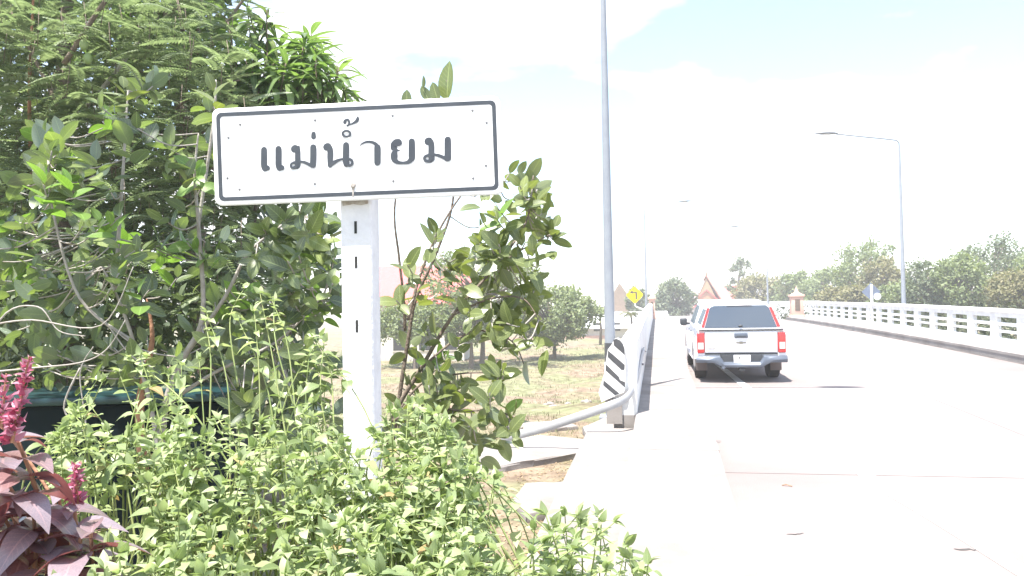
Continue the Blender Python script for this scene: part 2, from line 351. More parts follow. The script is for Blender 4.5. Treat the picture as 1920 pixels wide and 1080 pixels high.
# guard rail bent beam
root = empty('guard_rail', PY(1178, 760, 11.4)-Vector((0, 0, .4)), 'bent pale steel guard rail curving off the parapet end down to the ground', 'guard rail')
pts = [PY(1208, 656, 16), PY(1203, 674, 14.3), PY(1197, 704, 12.7), PY(1186, 733, 11.7), PY(1170, 749, 11.45), PY(1148, 759, 11.3), PY(1100, 776, 11.3), PY(1040, 796, 11.3), PY(985, 812, 11.35), PY(940, 822, 11.4)]
pp = [Vector(p) for p in catmull(pts, 6)]
bm = bmesh.new(); rings = []
for i, p in enumerate(pp):
    d = (pp[min(i+1, len(pp)-1)]-pp[max(i-1, 0)]).normalized(); side = d.cross(Vector((0, 0, 1))).normalized(); up = side.cross(d)
    prof = [(-.065, 0), (-.045, .03), (-.02, .03), (0, .008), (.02, .03), (.045, .03), (.065, 0), (.045, -.012), (0, -.02), (-.045, -.012)]
    rings.append([p + up*a*.95 + side*b for a, b in prof])
loft(bm, rings); obj('beam', bm, M['rail'], root, world=True, smooth=math.radians(50))
for k in (1, 8):
    bm = bmesh.new(); p = pp[k]; bm2 = tube(bm, [p+Vector((-.06, 0, 0)), p+Vector((.05, 0, 0))], .018, 8); obj('bolt', bm, M['bolt'], root, world=True)
for k, pz in ():
    p = pp[k]; bm = bmesh.new(); bbox(bm, p.x-.04, p.x+.04, p.y+.05, p.y+.12, p.z-.5, p.z+.02, .008); obj('post', bm, M['rail'], root, world=True)

# ---------------------------------------------------------------- right railing
RX = KERB_R+1.0
root = empty('bridge_railing', (RX+.1, 15, rz(15)), 'white concrete bridge railing with three rows of slots along the right side', 'railing')
bay = 1.8; y = 15.0; nb = 23
for i in range(nb):
    a = y+i*bay; b = a+bay
    bm = bmesh.new(); pw = .26; h = .93
    sweep(bm, rect(RX-.003, RX+.103, .2, .2+h), [a-pw, a+pw]); obj('post', bm, M['white'], root, world=True)
    for z0, z1 in ((.98, 1.13), (.74, .83), (.54, .61)):
        bm = bmesh.new(); sweep(bm, rect(RX, RX+.1, z0, z1), [a+pw+.001, b-pw-.001]); obj('rail', bm, M['white'], root, world=True)
bm = bmesh.new(); sweep(bm, rect(RX-.01, RX+.2, -.4, .199), [14.6]+[15+k*bay for k in range(1, nb)]+[y+nb*bay]); obj('base_beam', bm, M['white'], root, world=True)
bm = bmesh.new(); sweep(bm, rect(RX+.01, RX+.09, .2, .38), [y+bay*k for k in range(nb+1)]); obj('sill', bm, M['white'], root, world=True)
bm = bmesh.new(); sweep(bm, [(RX-.05, 1.131), (RX+.16, 1.131), (RX+.16, 1.2), (RX+.13, 1.23), (RX-.01, 1.23), (RX-.05, 1.2)], [14.6]+[15+k*bay for k in range(1, nb)]+[y+nb*bay]); obj('coping', bm, M['white'], root, world=True)

# gate pillars at the far end of the railings
def pillar(x, y, w, d, label, h=2.0):
    r = empty('gate_pillar', (x, y, rz(y)), label, 'pillar', 'salmon pillars at the far end of the bridge rails')
    box('base', -w/2-.07, w/2+.07, -d/2-.07, d/2+.07, -.2, .35, M['pink'], r, .02)
    box('shaft', -w/2, w/2, -d/2, d/2, .351, h*.78, M['pink'], r, .015)
    box('cornice', -w/2-.08, w/2+.08, -d/2-.08, d/2+.08, h*.78+.001, h*.86, M['pink'], r, .02)
    bm = bmesh.new(); R = [[(sx*w*k, sy*d*k, h*.86+z) for sx, sy in ((-.45,-.45),(.45,-.45),(.45,.45),(-.45,.45))] for k, z in ((1,.001),(.7,.1),(.45,.12),(.3,.24),(.34,.28),(.12,.42),(.02,.6))]
    loft(bm, R); obj('finial', bm, M['pink'], r)
    box('plaque', -w*.2, w*.2, -d/2-.02, -d/2-.001, .6, h*.7, M['brownroof'], r)
    return r
pillar(RX+.1-.45, 57.6, .8, .8, 'salmon pillar with dark plaque where the right railing ends')
box_r = pillar(PAR-.05, 57.5, .42, .8, 'narrow salmon pillar at the far end of the left parapet')

# ---------------------------------------------------------------- lamp posts
def lamp_post(x, y, z0, side, label, h=8.1, band=False, r0=.1, lean=0):
    r = empty('street_lamp', (x, y, z0), label, 'street lamp', 'tall street lamps along the bridge'); hz = h
    path = [(0, 0, -.4), (0, 0, 2), (0, 0, 4), (0, 0, 6), (0, 0, hz-.35)]; rad = [r0, r0*.87, r0*.72, r0*.56, r0*.42]
    bm = bmesh.new(); tube(bm, path, rad, 10); obj('pole', bm, M['galv'], r, smooth=math.radians(60))
    arm = [(0, 0, hz-.36), (0, 0, hz-.2), (side*.05, 0, hz-.06), (side*.25, 0, hz+.03), (side*1.4, 0, hz+.22), (side*2.5, 0, hz+.4)]
    bm = bmesh.new(); tube(bm, catmull(arm, 5), .035, 8); obj('arm', bm, M['galv'], r, smooth=True)
    bm = bmesh.new(); c = Vector((side*2.75, 0, hz+.42)); rings = []
    for t in range(9):
        u = t/8; w = .03+.13*math.sin(math.pi*min(1, u*1.05))**.6; hh = .02+.07*math.sin(math.pi*min(1, u*1.02))
        rings.append([c+Vector((side*(u-.35)*.95, w*math.cos(a), hh*math.sin(a)*(1 if math.sin(a) > 0 else .5)+.03*u)) for a in [k*math.pi/6 for k in range(12)]])
    loft(bm, rings); hd = obj('lamp_head', bm, M['lamphead'], r, smooth=True)
    bm = bmesh.new(); bmesh.ops.create_uvsphere(bm, u_segments=12, v_segments=6, radius=.11, matrix=Matrix.Translation(c+Vector((side*.12, 0, -.02))) @ Matrix.Diagonal((1.7, 1, .5, 1))); obj('lens', bm, M['plate'], hd, smooth=True)
    box('base_plate', -.2, .2, -.2, .2, -.02, .03, M['galv'], r, .01)
    if band:
        for a, b, mm in ((.95, 1.28, M['blackpaint']), (.5, .95, M['white']), (.1, .5, M['blackpaint'])):
            bm = bmesh.new(); tube(bm, [(0, 0, a), (0, 0, b)], r0*1.02+.004-a*.006, 12); obj('painted_band', bm, mm, r, smooth=math.radians(60))
    return r
lamp_post(-.82, 14, .12, 1, 'nearest lamp pole rising behind the striped parapet end, head above the frame', band=True, r0=.1)
lamp_post(RX+.42, 36, rz(36), -1, 'grey lamp post with arm to the left behind the right railing')
lamp_post(-.78, 58.5, rz(58), 1, 'far slim lamp post on the left with its arm pointing right')
lamp_post(RX+.42, 78, rz(78)-.1, -1, 'farthest lamp post, faint above the white pickup')

# ---------------------------------------------------------------- road signs
yb = 46; c = PY(1190, 553, yb)
r = empty('turn_sign', c-Vector((0, 0, .9)), 'yellow diamond warning sign with black left turn arrow beside the parapet', 'road sign')
def diamond(bm, s, cy, th, rr=.12):
    pts = []
    for k in range(4):
        a = math.pi/2*k; cx, cz = math.cos(a)*s*(1-rr), math.sin(a)*s*(1-rr)
        for t in (-.5, 0, .5): pts.append((cx+math.cos(a+t*math.pi/2)*s*rr, cz+math.sin(a+t*math.pi/2)*s*rr))
    loft(bm, [[(x, cy, z+.9) for x, z in pts], [(x, cy+th, z+.9) for x, z in pts]])
bm = bmesh.new(); diamond(bm, .47, 0, .02, .2); obj('panel', bm, M['yellow'], r)
bm = bmesh.new()
for poly in ([(.03, -.19), (.1, -.19), (.1, .13), (.03, .13)], [(-.08, .085), (.03, .085), (.03, .13), (-.08, .15)], [(-.08, .2), (-.21, .115), (-.08, .04)]):
    loft(bm, [[(x*1.35, -.004, z*1.35+.9) for x, z in poly], [(x*1.35, -.001, z*1.35+.9) for x, z in poly]])
obj('arrow', bm, M['blackpaint'], r)
bm = bmesh.new(); tube(bm, [(0, .08, 1.1), (0, .08, .3), (.08, .08, .22), (.75, .08, -.05), (.95, .08, -.3)], .045, 8); obj('bracket', bm, M['white'], r, smooth=True)
c = P(1634, 547, 37); r = empty('sign_back', (c.x, c.y, rz(c.y)), 'grey back of a diamond road sign on a white post behind the right railing', 'road sign')
hz_ = c.z-rz(c.y)
bm = bmesh.new(); bmesh.ops.create_cube(bm, size=1, matrix=Matrix.Translation((0, .06, hz_)) @ Matrix.Rotation(math.pi/4, 4, 'Y') @ Matrix.Diagonal((.58, .02, .58, 1))); obj('panel', bm, M['bluegrey'], r)
box('post', -.05, .05, -.06, .04, -.3, hz_+.33, M['white'], r, .01)
bm = bmesh.new(); bmesh.ops.create_cone(bm, cap_ends=True, segments=16, radius1=.16, radius2=.16, depth=.03, matrix=Matrix.Translation((.26, .05, hz_-.22)) @ Matrix.Rotation(math.pi/2, 4, 'X')); obj('disc', bm, M['plate'], r)

# ---------------------------------------------------------------- name board
zs = 3.32
TL, TR, BR, BL = P(400, 204, zs), P(938, 179, zs-.05), P(943, 364, zs-.05), P(400, 386, zs)
ux = ((TR-TL)+(BR-BL)).normalized(); c0 = (TL+TR+BR+BL)/4; nz_ = ux.cross(((TL-BL)+(TR-BR)).normalized()).normalized(); uy = nz_.cross(ux)
if nz_.dot(EYE-c0) < 0: nz_ = -nz_
SW = ((TR-TL).length+(BR-BL).length)/2; SH = ((TL-BL).length+(TR-BR).length)/2
def S3(u, v, w): return c0+ux*u+uy*v+nz_*w
def SP(px, py):
    d = ray(px, py); t = (c0-EYE).dot(nz_)/d.dot(nz_); q = EYE+d*t-c0; return q.dot(ux), q.dot(uy)
def rrect(w, h, r, n=6):
    out = []
    for cx, cy, a0 in ((w/2-r, h/2-r, 0), (-w/2+r, h/2-r, 90), (-w/2+r, -h/2+r, 180), (w/2-r, -h/2+r, 270)):
        for k in range(n+1):
            a = math.radians(a0+90*k/n); out.append((cx+math.cos(a)*r, cy+math.sin(a)*r))
    return out
sgroot = empty('river_name_sign', (c0.x, c0.y, .25), 'white rectangular board with dark Thai lettering and dark border on a concrete post', 'sign')
bm = bmesh.new(); o_ = rrect(SW, SH, .03); i_ = rrect(SW-.012, SH-.012, .026)
loft(bm, [[S3(u, v, -.018) for u, v in o_], [S3(u, v, -.003) for u, v in o_], [S3(u, v, 0) for u, v in i_]]); obj('panel', bm, M['signwhite'], sgroot, world=True)
a_ = rrect(SW-.036, SH-.036, .022); b_ = rrect(SW-.068, SH-.068, .012); bm = bmesh.new()
va = [bm.verts.new(S3(u, v, .0012)) for u, v in a_]; vb = [bm.verts.new(S3(u, v, .0012)) for u, v in b_]
va0 = [bm.verts.new(S3(u, v, .0002)) for u, v in a_]; vb0 = [bm.verts.new(S3(u, v, .0002)) for u, v in b_]
for i in range(len(va)):
    j = (i+1) % len(va)
    bm.faces.new((va[i], va[j], vb[j], vb[i])); bm.faces.new((va0[i], va0[j], va[j], va[i])); bm.faces.new((vb[i], vb[j], vb0[j], vb0[i]))
obj('border', bm, M['signblack'], sgroot, world=True)
def A(x, y): return (480+x/9, 210+y/9)
def B(x, y): return (660+x/9, 210+y/9)
lift = [0]
def stroke(bm, F, pts):   # pts: (x, y, width) in crop units, round ends
    pp = catmull([(p[0], p[1], p[2]) for p in pts], 8); k = 9*FPX/3.3/1.13; lift[0] = (lift[0]+1) % 5
    uv = [SP(*F(p[0], p[1])) for p in pp]; wd = [p[2]/k for p in pp]
    L_, R_ = [], []
    def nrm(i):
        a = uv[max(i-1, 0)]; b = uv[min(i+1, len(uv)-1)]; dx, dy = b[0]-a[0], b[1]-a[1]; l = math.hypot(dx, dy) or 1; return -dy/l, dx/l
    poly = []
    n = len(uv)
    for i in range(n):
        nx, ny = nrm(i); L_.append((uv[i][0]+nx*wd[i]/2, uv[i][1]+ny*wd[i]/2)); R_.append((uv[i][0]-nx*wd[i]/2, uv[i][1]-ny*wd[i]/2))
    def cap(i, sgn):
        nx, ny = nrm(i); dx, dy = ny*sgn, -nx*sgn; out = []
        for k_ in (1, 2, 3, 4):
            t = k_/4*math.pi/2; out.append(((uv[i][0]+dx*math.sin(t)*wd[i]/2, uv[i][1]+dy*math.sin(t)*wd[i]/2), math.cos(t)*wd[i]/2, (nx, ny)))
        return out
    Ls, Rs = [], []
    for (c, w, nn) in reversed(cap(0, -1)): Ls.append((c[0]+nn[0]*w, c[1]+nn[1]*w)); Rs.append((c[0]-nn[0]*w, c[1]-nn[1]*w))
    Ls += L_; Rs += R_
    for (c, w, nn) in cap(n-1, 1): Ls.append((c[0]+nn[0]*w, c[1]+nn[1]*w)); Rs.append((c[0]-nn[0]*w, c[1]-nn[1]*w))
    h = .001+.0003*lift[0]
    a = [bm.verts.new(S3(u, v, h)) for u, v in Ls]; b = [bm.verts.new(S3(u, v, h)) for u, v in Rs]
    for i in range(len(a)-1):
        try: bm.faces.new((a[i], a[i+1], b[i+1], b[i]))
        except ValueError: pass
def ring(bm, F, cx, cy, rx, ry, w):
    k = 9*FPX/3.3; n = 28; h = .0028; o = []; i = []
    for t in range(n):
        a = 2*math.pi*t/n; p = SP(*F(cx+math.cos(a)*rx, cy+math.sin(a)*ry)); q = SP(*F(cx+math.cos(a)*(rx-w), cy+math.sin(a)*(ry-w)))
        o.append(bm.verts.new(S3(*p, h))); i.append(bm.verts.new(S3(*q, h)))
    for t in range(n): bm.faces.new((o[t], o[(t+1) % n], i[(t+1) % n], i[t]))
letters = [
 [('s', A, [(137, 640, 92), (137, 780, 94), (138, 900, 96), (155, 950, 96)]), ('s', A, [(155, 950, 90), (195, 945, 78)])],
 [('s', A, [(382, 625, 94), (382, 770, 94), (383, 890, 94), (400, 940, 96)]), ('s', A, [(400, 940, 90), (440, 940, 78)])],
 [('s', A, [(660, 618, 112), (650, 625, 110)]), ('s', A, [(665, 600, 80), (702, 640, 80), (705, 760, 84), (705, 900, 84), (675, 930, 60), (640, 940, 45)]), ('s', A, [(722, 590, 38), (726, 700, 40), (728, 800, 40)]),
  ('r', A, 640, 905, 70, 65, 42), ('s', A, [(640, 850, 34), (740, 840, 36), (820, 850, 44), (905, 890, 50), (950, 915, 50)]), ('s', A, [(968, 598, 94), (968, 750, 94), (962, 895, 94)])],
 [('s', A, [(972, 368, 66), (972, 420, 74)])],
 [('s', A, [(1205, 588, 115), (1195, 592, 110)]), ('s', A, [(1220, 575, 90), (1252, 640, 88), (1254, 760, 90), (1250, 900, 70)]), ('s', A, [(1250, 900, 60), (1310, 860, 60), (1380, 820, 48), (1450, 797, 34), (1540, 800, 40)]),
  ('s', A, [(1522, 560, 92), (1520, 700, 96), (1518, 820, 96), (1530, 875, 96)]), ('r', A, 1578, 852, 74, 76, 46)],
 [('r', A, 1530, 369, 84, 68, 38)],
 [('s', A, [(1500, 175, 52), (1505, 150, 44), (1545, 130, 36), (1572, 165, 36), (1565, 215, 30), (1535, 236, 22)]), ('s', A, [(1540, 225, 22), (1620, 200, 26), (1690, 160, 48), (1716, 118, 50), (1716, 92, 30)])],
 [('s', B, [(120, 588, 6), (170, 535, 22), (250, 505, 34), (330, 508, 40), (400, 540, 52), (428, 590, 70)]), ('s', B, [(430, 600, 98), (430, 720, 98), (430, 852, 96)])],
 [('s', B, [(785, 515, 108), (745, 520, 110)]), ('s', B, [(760, 520, 100), (712, 545, 100), (705, 600, 96)]), ('s', B, [(735, 600, 50), (745, 640, 44), (815, 650, 8)]), ('s', B, [(740, 640, 40), (738, 680, 50)]),
  ('s', B, [(716, 705, 98), (712, 740, 106), (718, 800, 90), (770, 848, 60), (860, 860, 44), (950, 845, 60), (1005, 790, 88), (1010, 740, 96)]), ('s', B, [(1010, 500, 94), (1010, 620, 96), (1010, 750, 98)])],
 [('s', B, [(1290, 495, 118), (1285, 498, 112)]), ('s', B, [(1305, 480, 92), (1338, 540, 90), (1340, 680, 92), (1345, 790, 92)]), ('r', B, 1275, 785, 76, 72, 50), ('s', B, [(1330, 830, 50), (1280, 842, 30)]),
  ('s', B, [(1290, 722, 36), (1390, 720, 38), (1470, 738, 48), (1550, 770, 52), (1600, 800, 60)]), ('s', B, [(1617, 470, 96), (1617, 620, 98), (1618, 780, 98)])],
]
for lt in letters:
    bm = bmesh.new()
    for s in lt:
        if s[0] == 's': stroke(bm, s[1], s[2])
        else: ring(bm, *s[1:])
    obj('letter', bm, M['signblack'], sgroot, world=True)
def c1(x, y): return (380+x/3.2724, 160+y/3.2724)
for q in ((230,240),(690,214),(1165,186),(1655,154),(1742,229),(1738,492),(1660,570),(1170,587),(688,604),(226,638),(152,568),(158,321)):
    u, v = SP(*c1(*q)); bm = bmesh.new(); bmesh.ops.create_cone(bm, cap_ends=True, segments=10, radius1=.0055, radius2=.0035, depth=.004, matrix=Matrix.Translation((u, v, .002)))
    for vv in bm.verts: vv.co = S3(*vv.co)
    obj('rivet', bm, M['bolt'], sgroot, world=True)
u, v = SP(*c1(923, 612)); bm = bmesh.new(); bmesh.ops.create_cone(bm, cap_ends=True, segments=12, radius1=.012, radius2=.008, depth=.006, matrix=Matrix.Translation((u, v, .003)))
for vv in bm.verts: vv.co = S3(*vv.co)
obj('fixing_bolt', bm, M['rust_shade'], sgroot, world=True)
bm = bmesh.new()
loft(bm, [[S3(*SP(*c1(x, y)), h) for x, y in ((908, 600), (942, 602), (930, 640), (926, 685), (919, 685), (918, 640))] for h in (.0016, .0022)]); obj('rust_streak', bm, M['rust_shade'], sgroot, world=True)
# post: concrete, front face 0.122 wide, depth 0.16 away from the camera
pt = P(667.5, 380, zs+.03); pdir = Vector((ux.x, ux.y, 0)).normalized(); pn = Vector((-pdir.y, pdir.x, 0))
wp = .128
def PP(a, b, z): return Vector((pt.x, pt.y, 0))+pdir*a+pn*b+Vector((0, 0, z))
bm = bmesh.new(); ztop = c0.z+.12
loft(bm, [[PP(a, b, z) for a, b in ((-wp/2, 0), (wp/2-.008, 0), (wp/2, .008), (wp/2, .15), (-wp/2, .15))] for z in (0, ztop)])
obj('post', bm, M['post'], sgroot, world=True)
for y0, y1 in ((415, 438), (481, 503), (600, 623)):
    z0 = P(666, y1, zs+.03).z; z1 = P(666, y0, zs+.03).z; bm = bmesh.new()
    loft(bm, [[PP(a-.003, b, z) for a, b in ((-.0055, -.0012), (.0055, -.0012), (.0055, .0), (-.0055, .0))] for z in (z0, z1)]); obj('slot', bm, M['hole'], sgroot, world=True)
zt = P(666, 377, zs+.03).z; bm = bmesh.new()
loft(bm, [[PP(a, -.0015, z) for a, z in ((-wp/2+.004, zt+.01), (wp/2-.012, zt+.01), (wp/2-.014, zt-.012), (.02, zt-.018), (-.01, zt-.012), (-wp/2+.008, zt-.02))], [PP(a, -.0003, z) for a, z in ((-wp/2+.004, zt+.01), (wp/2-.012, zt+.01), (wp/2-.014, zt-.012), (.02, zt-.018), (-.01, zt-.012), (-wp/2+.008, zt-.02))]])
obj('board_shade', bm, M['rust_shade'], sgroot, world=True)  # shade under the board's lower edge, painted onto the post

# ---------------------------------------------------------------- pickup truck
TY = 17.3
tr = empty('pickup_truck', (1.70, TY, rz(TY)), 'white double cab pickup with a white canopy over its bed, seen from behind', 'pickup truck')
tr.rotation_euler = (math.atan(.019), 0, math.radians(.8))
CW = M['carwhite']
def mirror_loft(bm, rings): loft(bm, rings)
def arc(cx, cz, r, a0, a1, n=10): return [(cx+math.cos(math.radians(a0+(a1-a0)*k/n))*r, cz+math.sin(math.radians(a0+(a1-a0)*k/n))*r) for k in range(n+1)]
RA, FA = 1.12, 4.2
prof = [(.10, .58), (.12, .62)]
low = [(.11, .50)] + [(.55, .47)] + arc(RA, .37, .45, 165, 15) + [(RA+.6, .36), (FA-.6, .36)] + arc(FA, .37, .45, 165, 15) + [(4.95, .4), (5.12, .55)]
top = [(5.12, .85), (5.0, .98), (3.75, 1.1), (3.6, 1.12), (1.7, 1.10), (.12, 1.085)]
side = low+top
bm = bmesh.new(); n = len(side)
xs_ = [(-.90, .0), (-.915, .02), (.915, .02), (.90, .0)]
rings = []
for x, ins in ((-.86, .03), (-.905, 0), (.905, 0), (.86, .03)):
    rings.append([(x*(1-.035*max(0, (z-.8)/.3)), yv, z) for yv, z in side])
loft(bm, rings); obj('body', bm, CW, tr, smooth=math.radians(30))
def cabin(name, zb, zt, wb, wt, yb0, yb1, yt0, yt1, mt, bev=.05):
    bm = bmesh.new()
    vs = [bm.verts.new(p) for p in ((-wb, yb0, zb), (wb, yb0, zb), (wb, yb1, zb), (-wb, yb1, zb), (-wt, yt0, zt), (wt, yt0, zt), (wt, yt1, zt), (-wt, yt1, zt))]
    for f in ((0,3,2,1),(4,5,6,7),(0,1,5,4),(1,2,6,5),(2,3,7,6),(3,0,4,7)): bm.faces.new([vs[i] for i in f])
    es = [e for e in bm.edges if max(v.co.z for v in e.verts) > zb+.01]
    bmesh.ops.bevel(bm, geom=es, offset=bev, segments=3, profile=.5, affect='EDGES')
    return obj(name, bm, mt, tr, smooth=math.radians(30))
cabin('cab', 1.09, 1.70, .86, .66, 1.66, 3.75, 1.72, 2.95, CW, .09)
cabin('canopy', 1.10, 1.665, .83, .60, .10, 1.64, .36, 1.62, CW, .08)
def quad(name, pts, mt, th=.006, parent=None):
    p = [Vector(q) for q in pts]; nrm = (p[1]-p[0]).cross(p[-1]-p[0]).normalized(); bm = bmesh.new()
    loft(bm, [[q for q in p], [q+nrm*th for q in p]]); return obj(name, bm, mt, parent or tr)
# canopy rear plane: y at height z
def ry(z): return .10+(z-1.10)/(1.665-1.10)*.26-.004
def rear(x, z, off=0): return (x, ry(z)-off, z)
quad('rear_window', [rear(x, z) for x, z in ((-.735, 1.145), (.735, 1.145), (.715, 1.2), (.60, 1.56), (.54, 1.6), (-.54, 1.6), (-.60, 1.56), (-.715, 1.2))][::-1], M['glass'], .012)
for s in (-1, 1):
    q = [rear(s*.74, 1.15), rear(s*.80, 1.16), rear(s*.66, 1.56), rear(s*.61, 1.56)]
    quad('reflector_strip', q if s < 0 else q[::-1], M['red'], .01)
box('canopy_lip', -.85, .85, .055, .13, 1.088, 1.112, M['plastic'], tr, .006)
bm = bmesh.new(); bmesh.ops.create_uvsphere(bm, u_segments=12, v_segments=6, radius=.03, matrix=Matrix.Translation((0, ry(1.18)-.03, 1.18)) @ Matrix.Diagonal((1.5, .7, .8, 1))); obj('window_latch', bm, M['plastic'], tr, smooth=True)
bm = bmesh.new(); bbox(bm, -.26, .26, .28, .33, 1.625, 1.645, .005); obj('brake_lamp', bm, M['clear'], tr)
box('tailgate', -.735, .735, .075, .14, .62, 1.07, CW, tr, .02, seg=3)
box('tailgate_seam', -.735, .735, .09, .13, .585, .615, M['plastic'], tr)
h = box('tailgate_handle', -.14, .14, .045, .08, .93, 1.03, M['bumper'], tr, .015); box('recess', -.09, .09, .038, .044, .945, .975, M['plastic'], h)
bm = bmesh.new(); loft(bm, [[(x, y, z+.83) for x, z in ((-.1, -.012), (-.035, -.012), (-.03, -.024), (.03, -.024), (.035, -.012), (.1, -.012), (.1, .012), (.035, .012), (.03, .024), (-.03, .024), (-.035, .012), (-.1, .012))] for y in (.068, .074)]); obj('emblem', bm, M['badge'], tr)
for k in range(6): box('badge_letter', -.68+k*.026, -.664+k*.026, .069, .0745, .70, .722, M['badge'], tr)
for s in (-1, 1):
    l = box('tail_light', *sorted((s*.745, s*.895)), .05, .2, .62, 1.04, M['red'], tr, .02, seg=3)
    box('lens', *sorted((s*.765, s*.878)), .043, .049, .70, .84, M['clear'], l)
    w = box('rear_quarter', *sorted((s*.74, s*.90)), .085, .3, .48, .619, CW, tr, .01)
# bumper
bm = bmesh.new()
for y0, y1 in ((0, 0),):
    pass
def bump_ring(x):
    d = abs(x); lowz = .31 if d < .38 else (.31+(d-.38)/.2*.1 if d < .58 else .41); lowz = min(lowz, .41)
    topz = .44 if d < .36 else (.44+(d-.36)/.08*.12 if d < .44 else .56); y0 = -.07 if d < .7 else -.07+(d-.7)/.22*.1
    return [(x, y0, lowz+.02), (x, y0-.015, (lowz+topz)/2), (x, y0+.01, topz-.02), (x, y0+.04, topz), (x, .12, topz), (x, .12, lowz)]
loft(bm, [bump_ring(x) for x in (-.92, -.88, -.7, -.58, -.48, -.44, -.38, -.36, 0, .36, .38, .44, .48, .58, .7, .88, .92)]); obj('rear_bumper', bm, M['bumper'], tr, smooth=math.radians(35))
box('bumper_recess', -.42, .42, .0, .11, .441, .583, M['plastic'], tr)
p = box('number_plate', -.17, .17, -.065, -.055, .42, .585, M['plate'], tr, .004)
bm = bmesh.new(); loft(bm, [[(x, y, z) for x, z in ((-.065, .5), (-.05, .5), (-.045, .55), (-.06, .555), (-.075, .54))] for y in (-.067, -.0655)]); obj('mark', bm, M['plastic'], p)
def wheel(x, y, s):
    w = empty('wheel', (x, y, .37)); w.parent = tr
    bm = bmesh.new(); R = []
    for dx, r in ((-.12, .24), (-.125, .33), (-.10, .365), (-.04, .37), (.04, .37), (.10, .365), (.125, .33), (.12, .24)):
        R.append([(dx, math.cos(a)*r, math.sin(a)*r) for a in [2*math.pi*k/32 for k in range(32)]])
    loft(bm, R); obj('tyre', bm, M['rubber'], w, smooth=math.radians(40))
    bm = bmesh.new(); bmesh.ops.create_cone(bm, cap_ends=True, segments=24, radius1=.235, radius2=.2, depth=.02, matrix=Matrix.Translation((s*.13, 0, 0)) @ Matrix.Rotation(s*math.pi/2, 4, 'Y')); obj('rim', bm, M['rim'], w)
for s in (-1, 1):
    wheel(s*.77, RA, s); wheel(s*.77, FA, s)
    box('mud_flap', *sorted((s*.66, s*.89)), RA-.5, RA-.475, .2, .5, M['flap'], tr, .005)
    # wheel arch flare lips
    for cy in (RA, FA):
        bm = bmesh.new(); a1 = arc(cy, .37, .455, 170, 10, 14); a2 = arc(cy, .37, .5, 170, 10, 14)
        x0, x1 = s*.89, s*.925
        loft(bm, [[(x0, a[0], a[1]), (x1, a[0], a[1]), (x1, b[0], b[1]), (x0, b[0], b[1])] for a, b in zip(a1, a2)]); obj('arch_flare', bm, CW, tr, smooth=math.radians(40))
    m_ = box('wing_mirror', *sorted((s*.93, s*1.1)), 3.35, 3.5, 1.06, 1.24, M['plastic'], tr, .035, seg=3)
    box('mirror_stalk', *sorted((s*.84, s*.935)), 3.4, 3.46, 1.08, 1.13, M['plastic'], tr, .01)
    # side glass of cab and canopy
    def sx(z, wb, wt, zb, zt): return s*(wb+(wt-wb)*(z-zb)/(zt-zb)+.003)
    def sg(pts, wb, wt, zb, zt):
        q = [(sx(z, wb, wt, zb, zt), y, z) for y, z in pts]; quad('side_window', q if s > 0 else q[::-1], M['sideglass'], .005)
    sg([(1.85, 1.16), (2.62, 1.16), (2.62, 1.58), (1.9, 1.58)], .86, .66, 1.09, 1.70)
    sg([(2.72, 1.16), (3.5, 1.16), (2.98, 1.58), (2.72, 1.58)], .86, .66, 1.09, 1.70)
    sg([(.38, 1.2), (1.5, 1.2), (1.5, 1.52), (.52, 1.52)], .83, .60, 1.10, 1.665)
    box('door_handle', *sorted((s*.895, s*.92)), 2.0, 2.15, .98, 1.01, M['bumper'], tr, .006)
    box('door_handle', *sorted((s*.895, s*.92)), 2.85, 3.0, .98, 1.01, M['bumper'], tr, .006)
quad('windscreen', [(-.72, 3.64, 1.15), (-.6, 3.02, 1.62), (.6, 3.02, 1.62), (.72, 3.64, 1.15)], M['glass'], .01)
for s in (-1, 1): box('headlight', *sorted((s*.6, s*.88)), 5.0, 5.13, .7, .86, M['clear'], tr, .02)
box('front_bumper', -.88, .88, 5.1, 5.25, .38, .62, M['plastic'], tr, .04)
bm = bmesh.new(); tube(bm, [(-.42, .9, .4), (-.40, .3, .36), (-.38, -.0, .33), (-.38, -.09, .33)], .035, 10); obj('exhaust_pipe', bm, M['bumper'], tr, smooth=math.radians(60))
box('tow_bar', -.06, .06, -.02, .3, .25, .31, M['plastic'], tr, .008)
bm = bmesh.new(); tube(bm, [(-.7, RA, .37), (.7, RA, .37)], .05, 10); obj('axle', bm, M['plastic'], tr)
bm = bmesh.new(); bmesh.ops.create_uvsphere(bm, u_segments=12, v_segments=8, radius=.14, matrix=Matrix.Translation((0, RA, .37))); obj('differential', bm, M['plastic'], tr, smooth=True)
box('underbody', -.6, .6, .3, 4.9, .42, .55, M['plastic'], tr)
box('fuel_tank', -.62, -.2, 1.7, 2.8, .28, .42, M['plastic'], tr, .03)

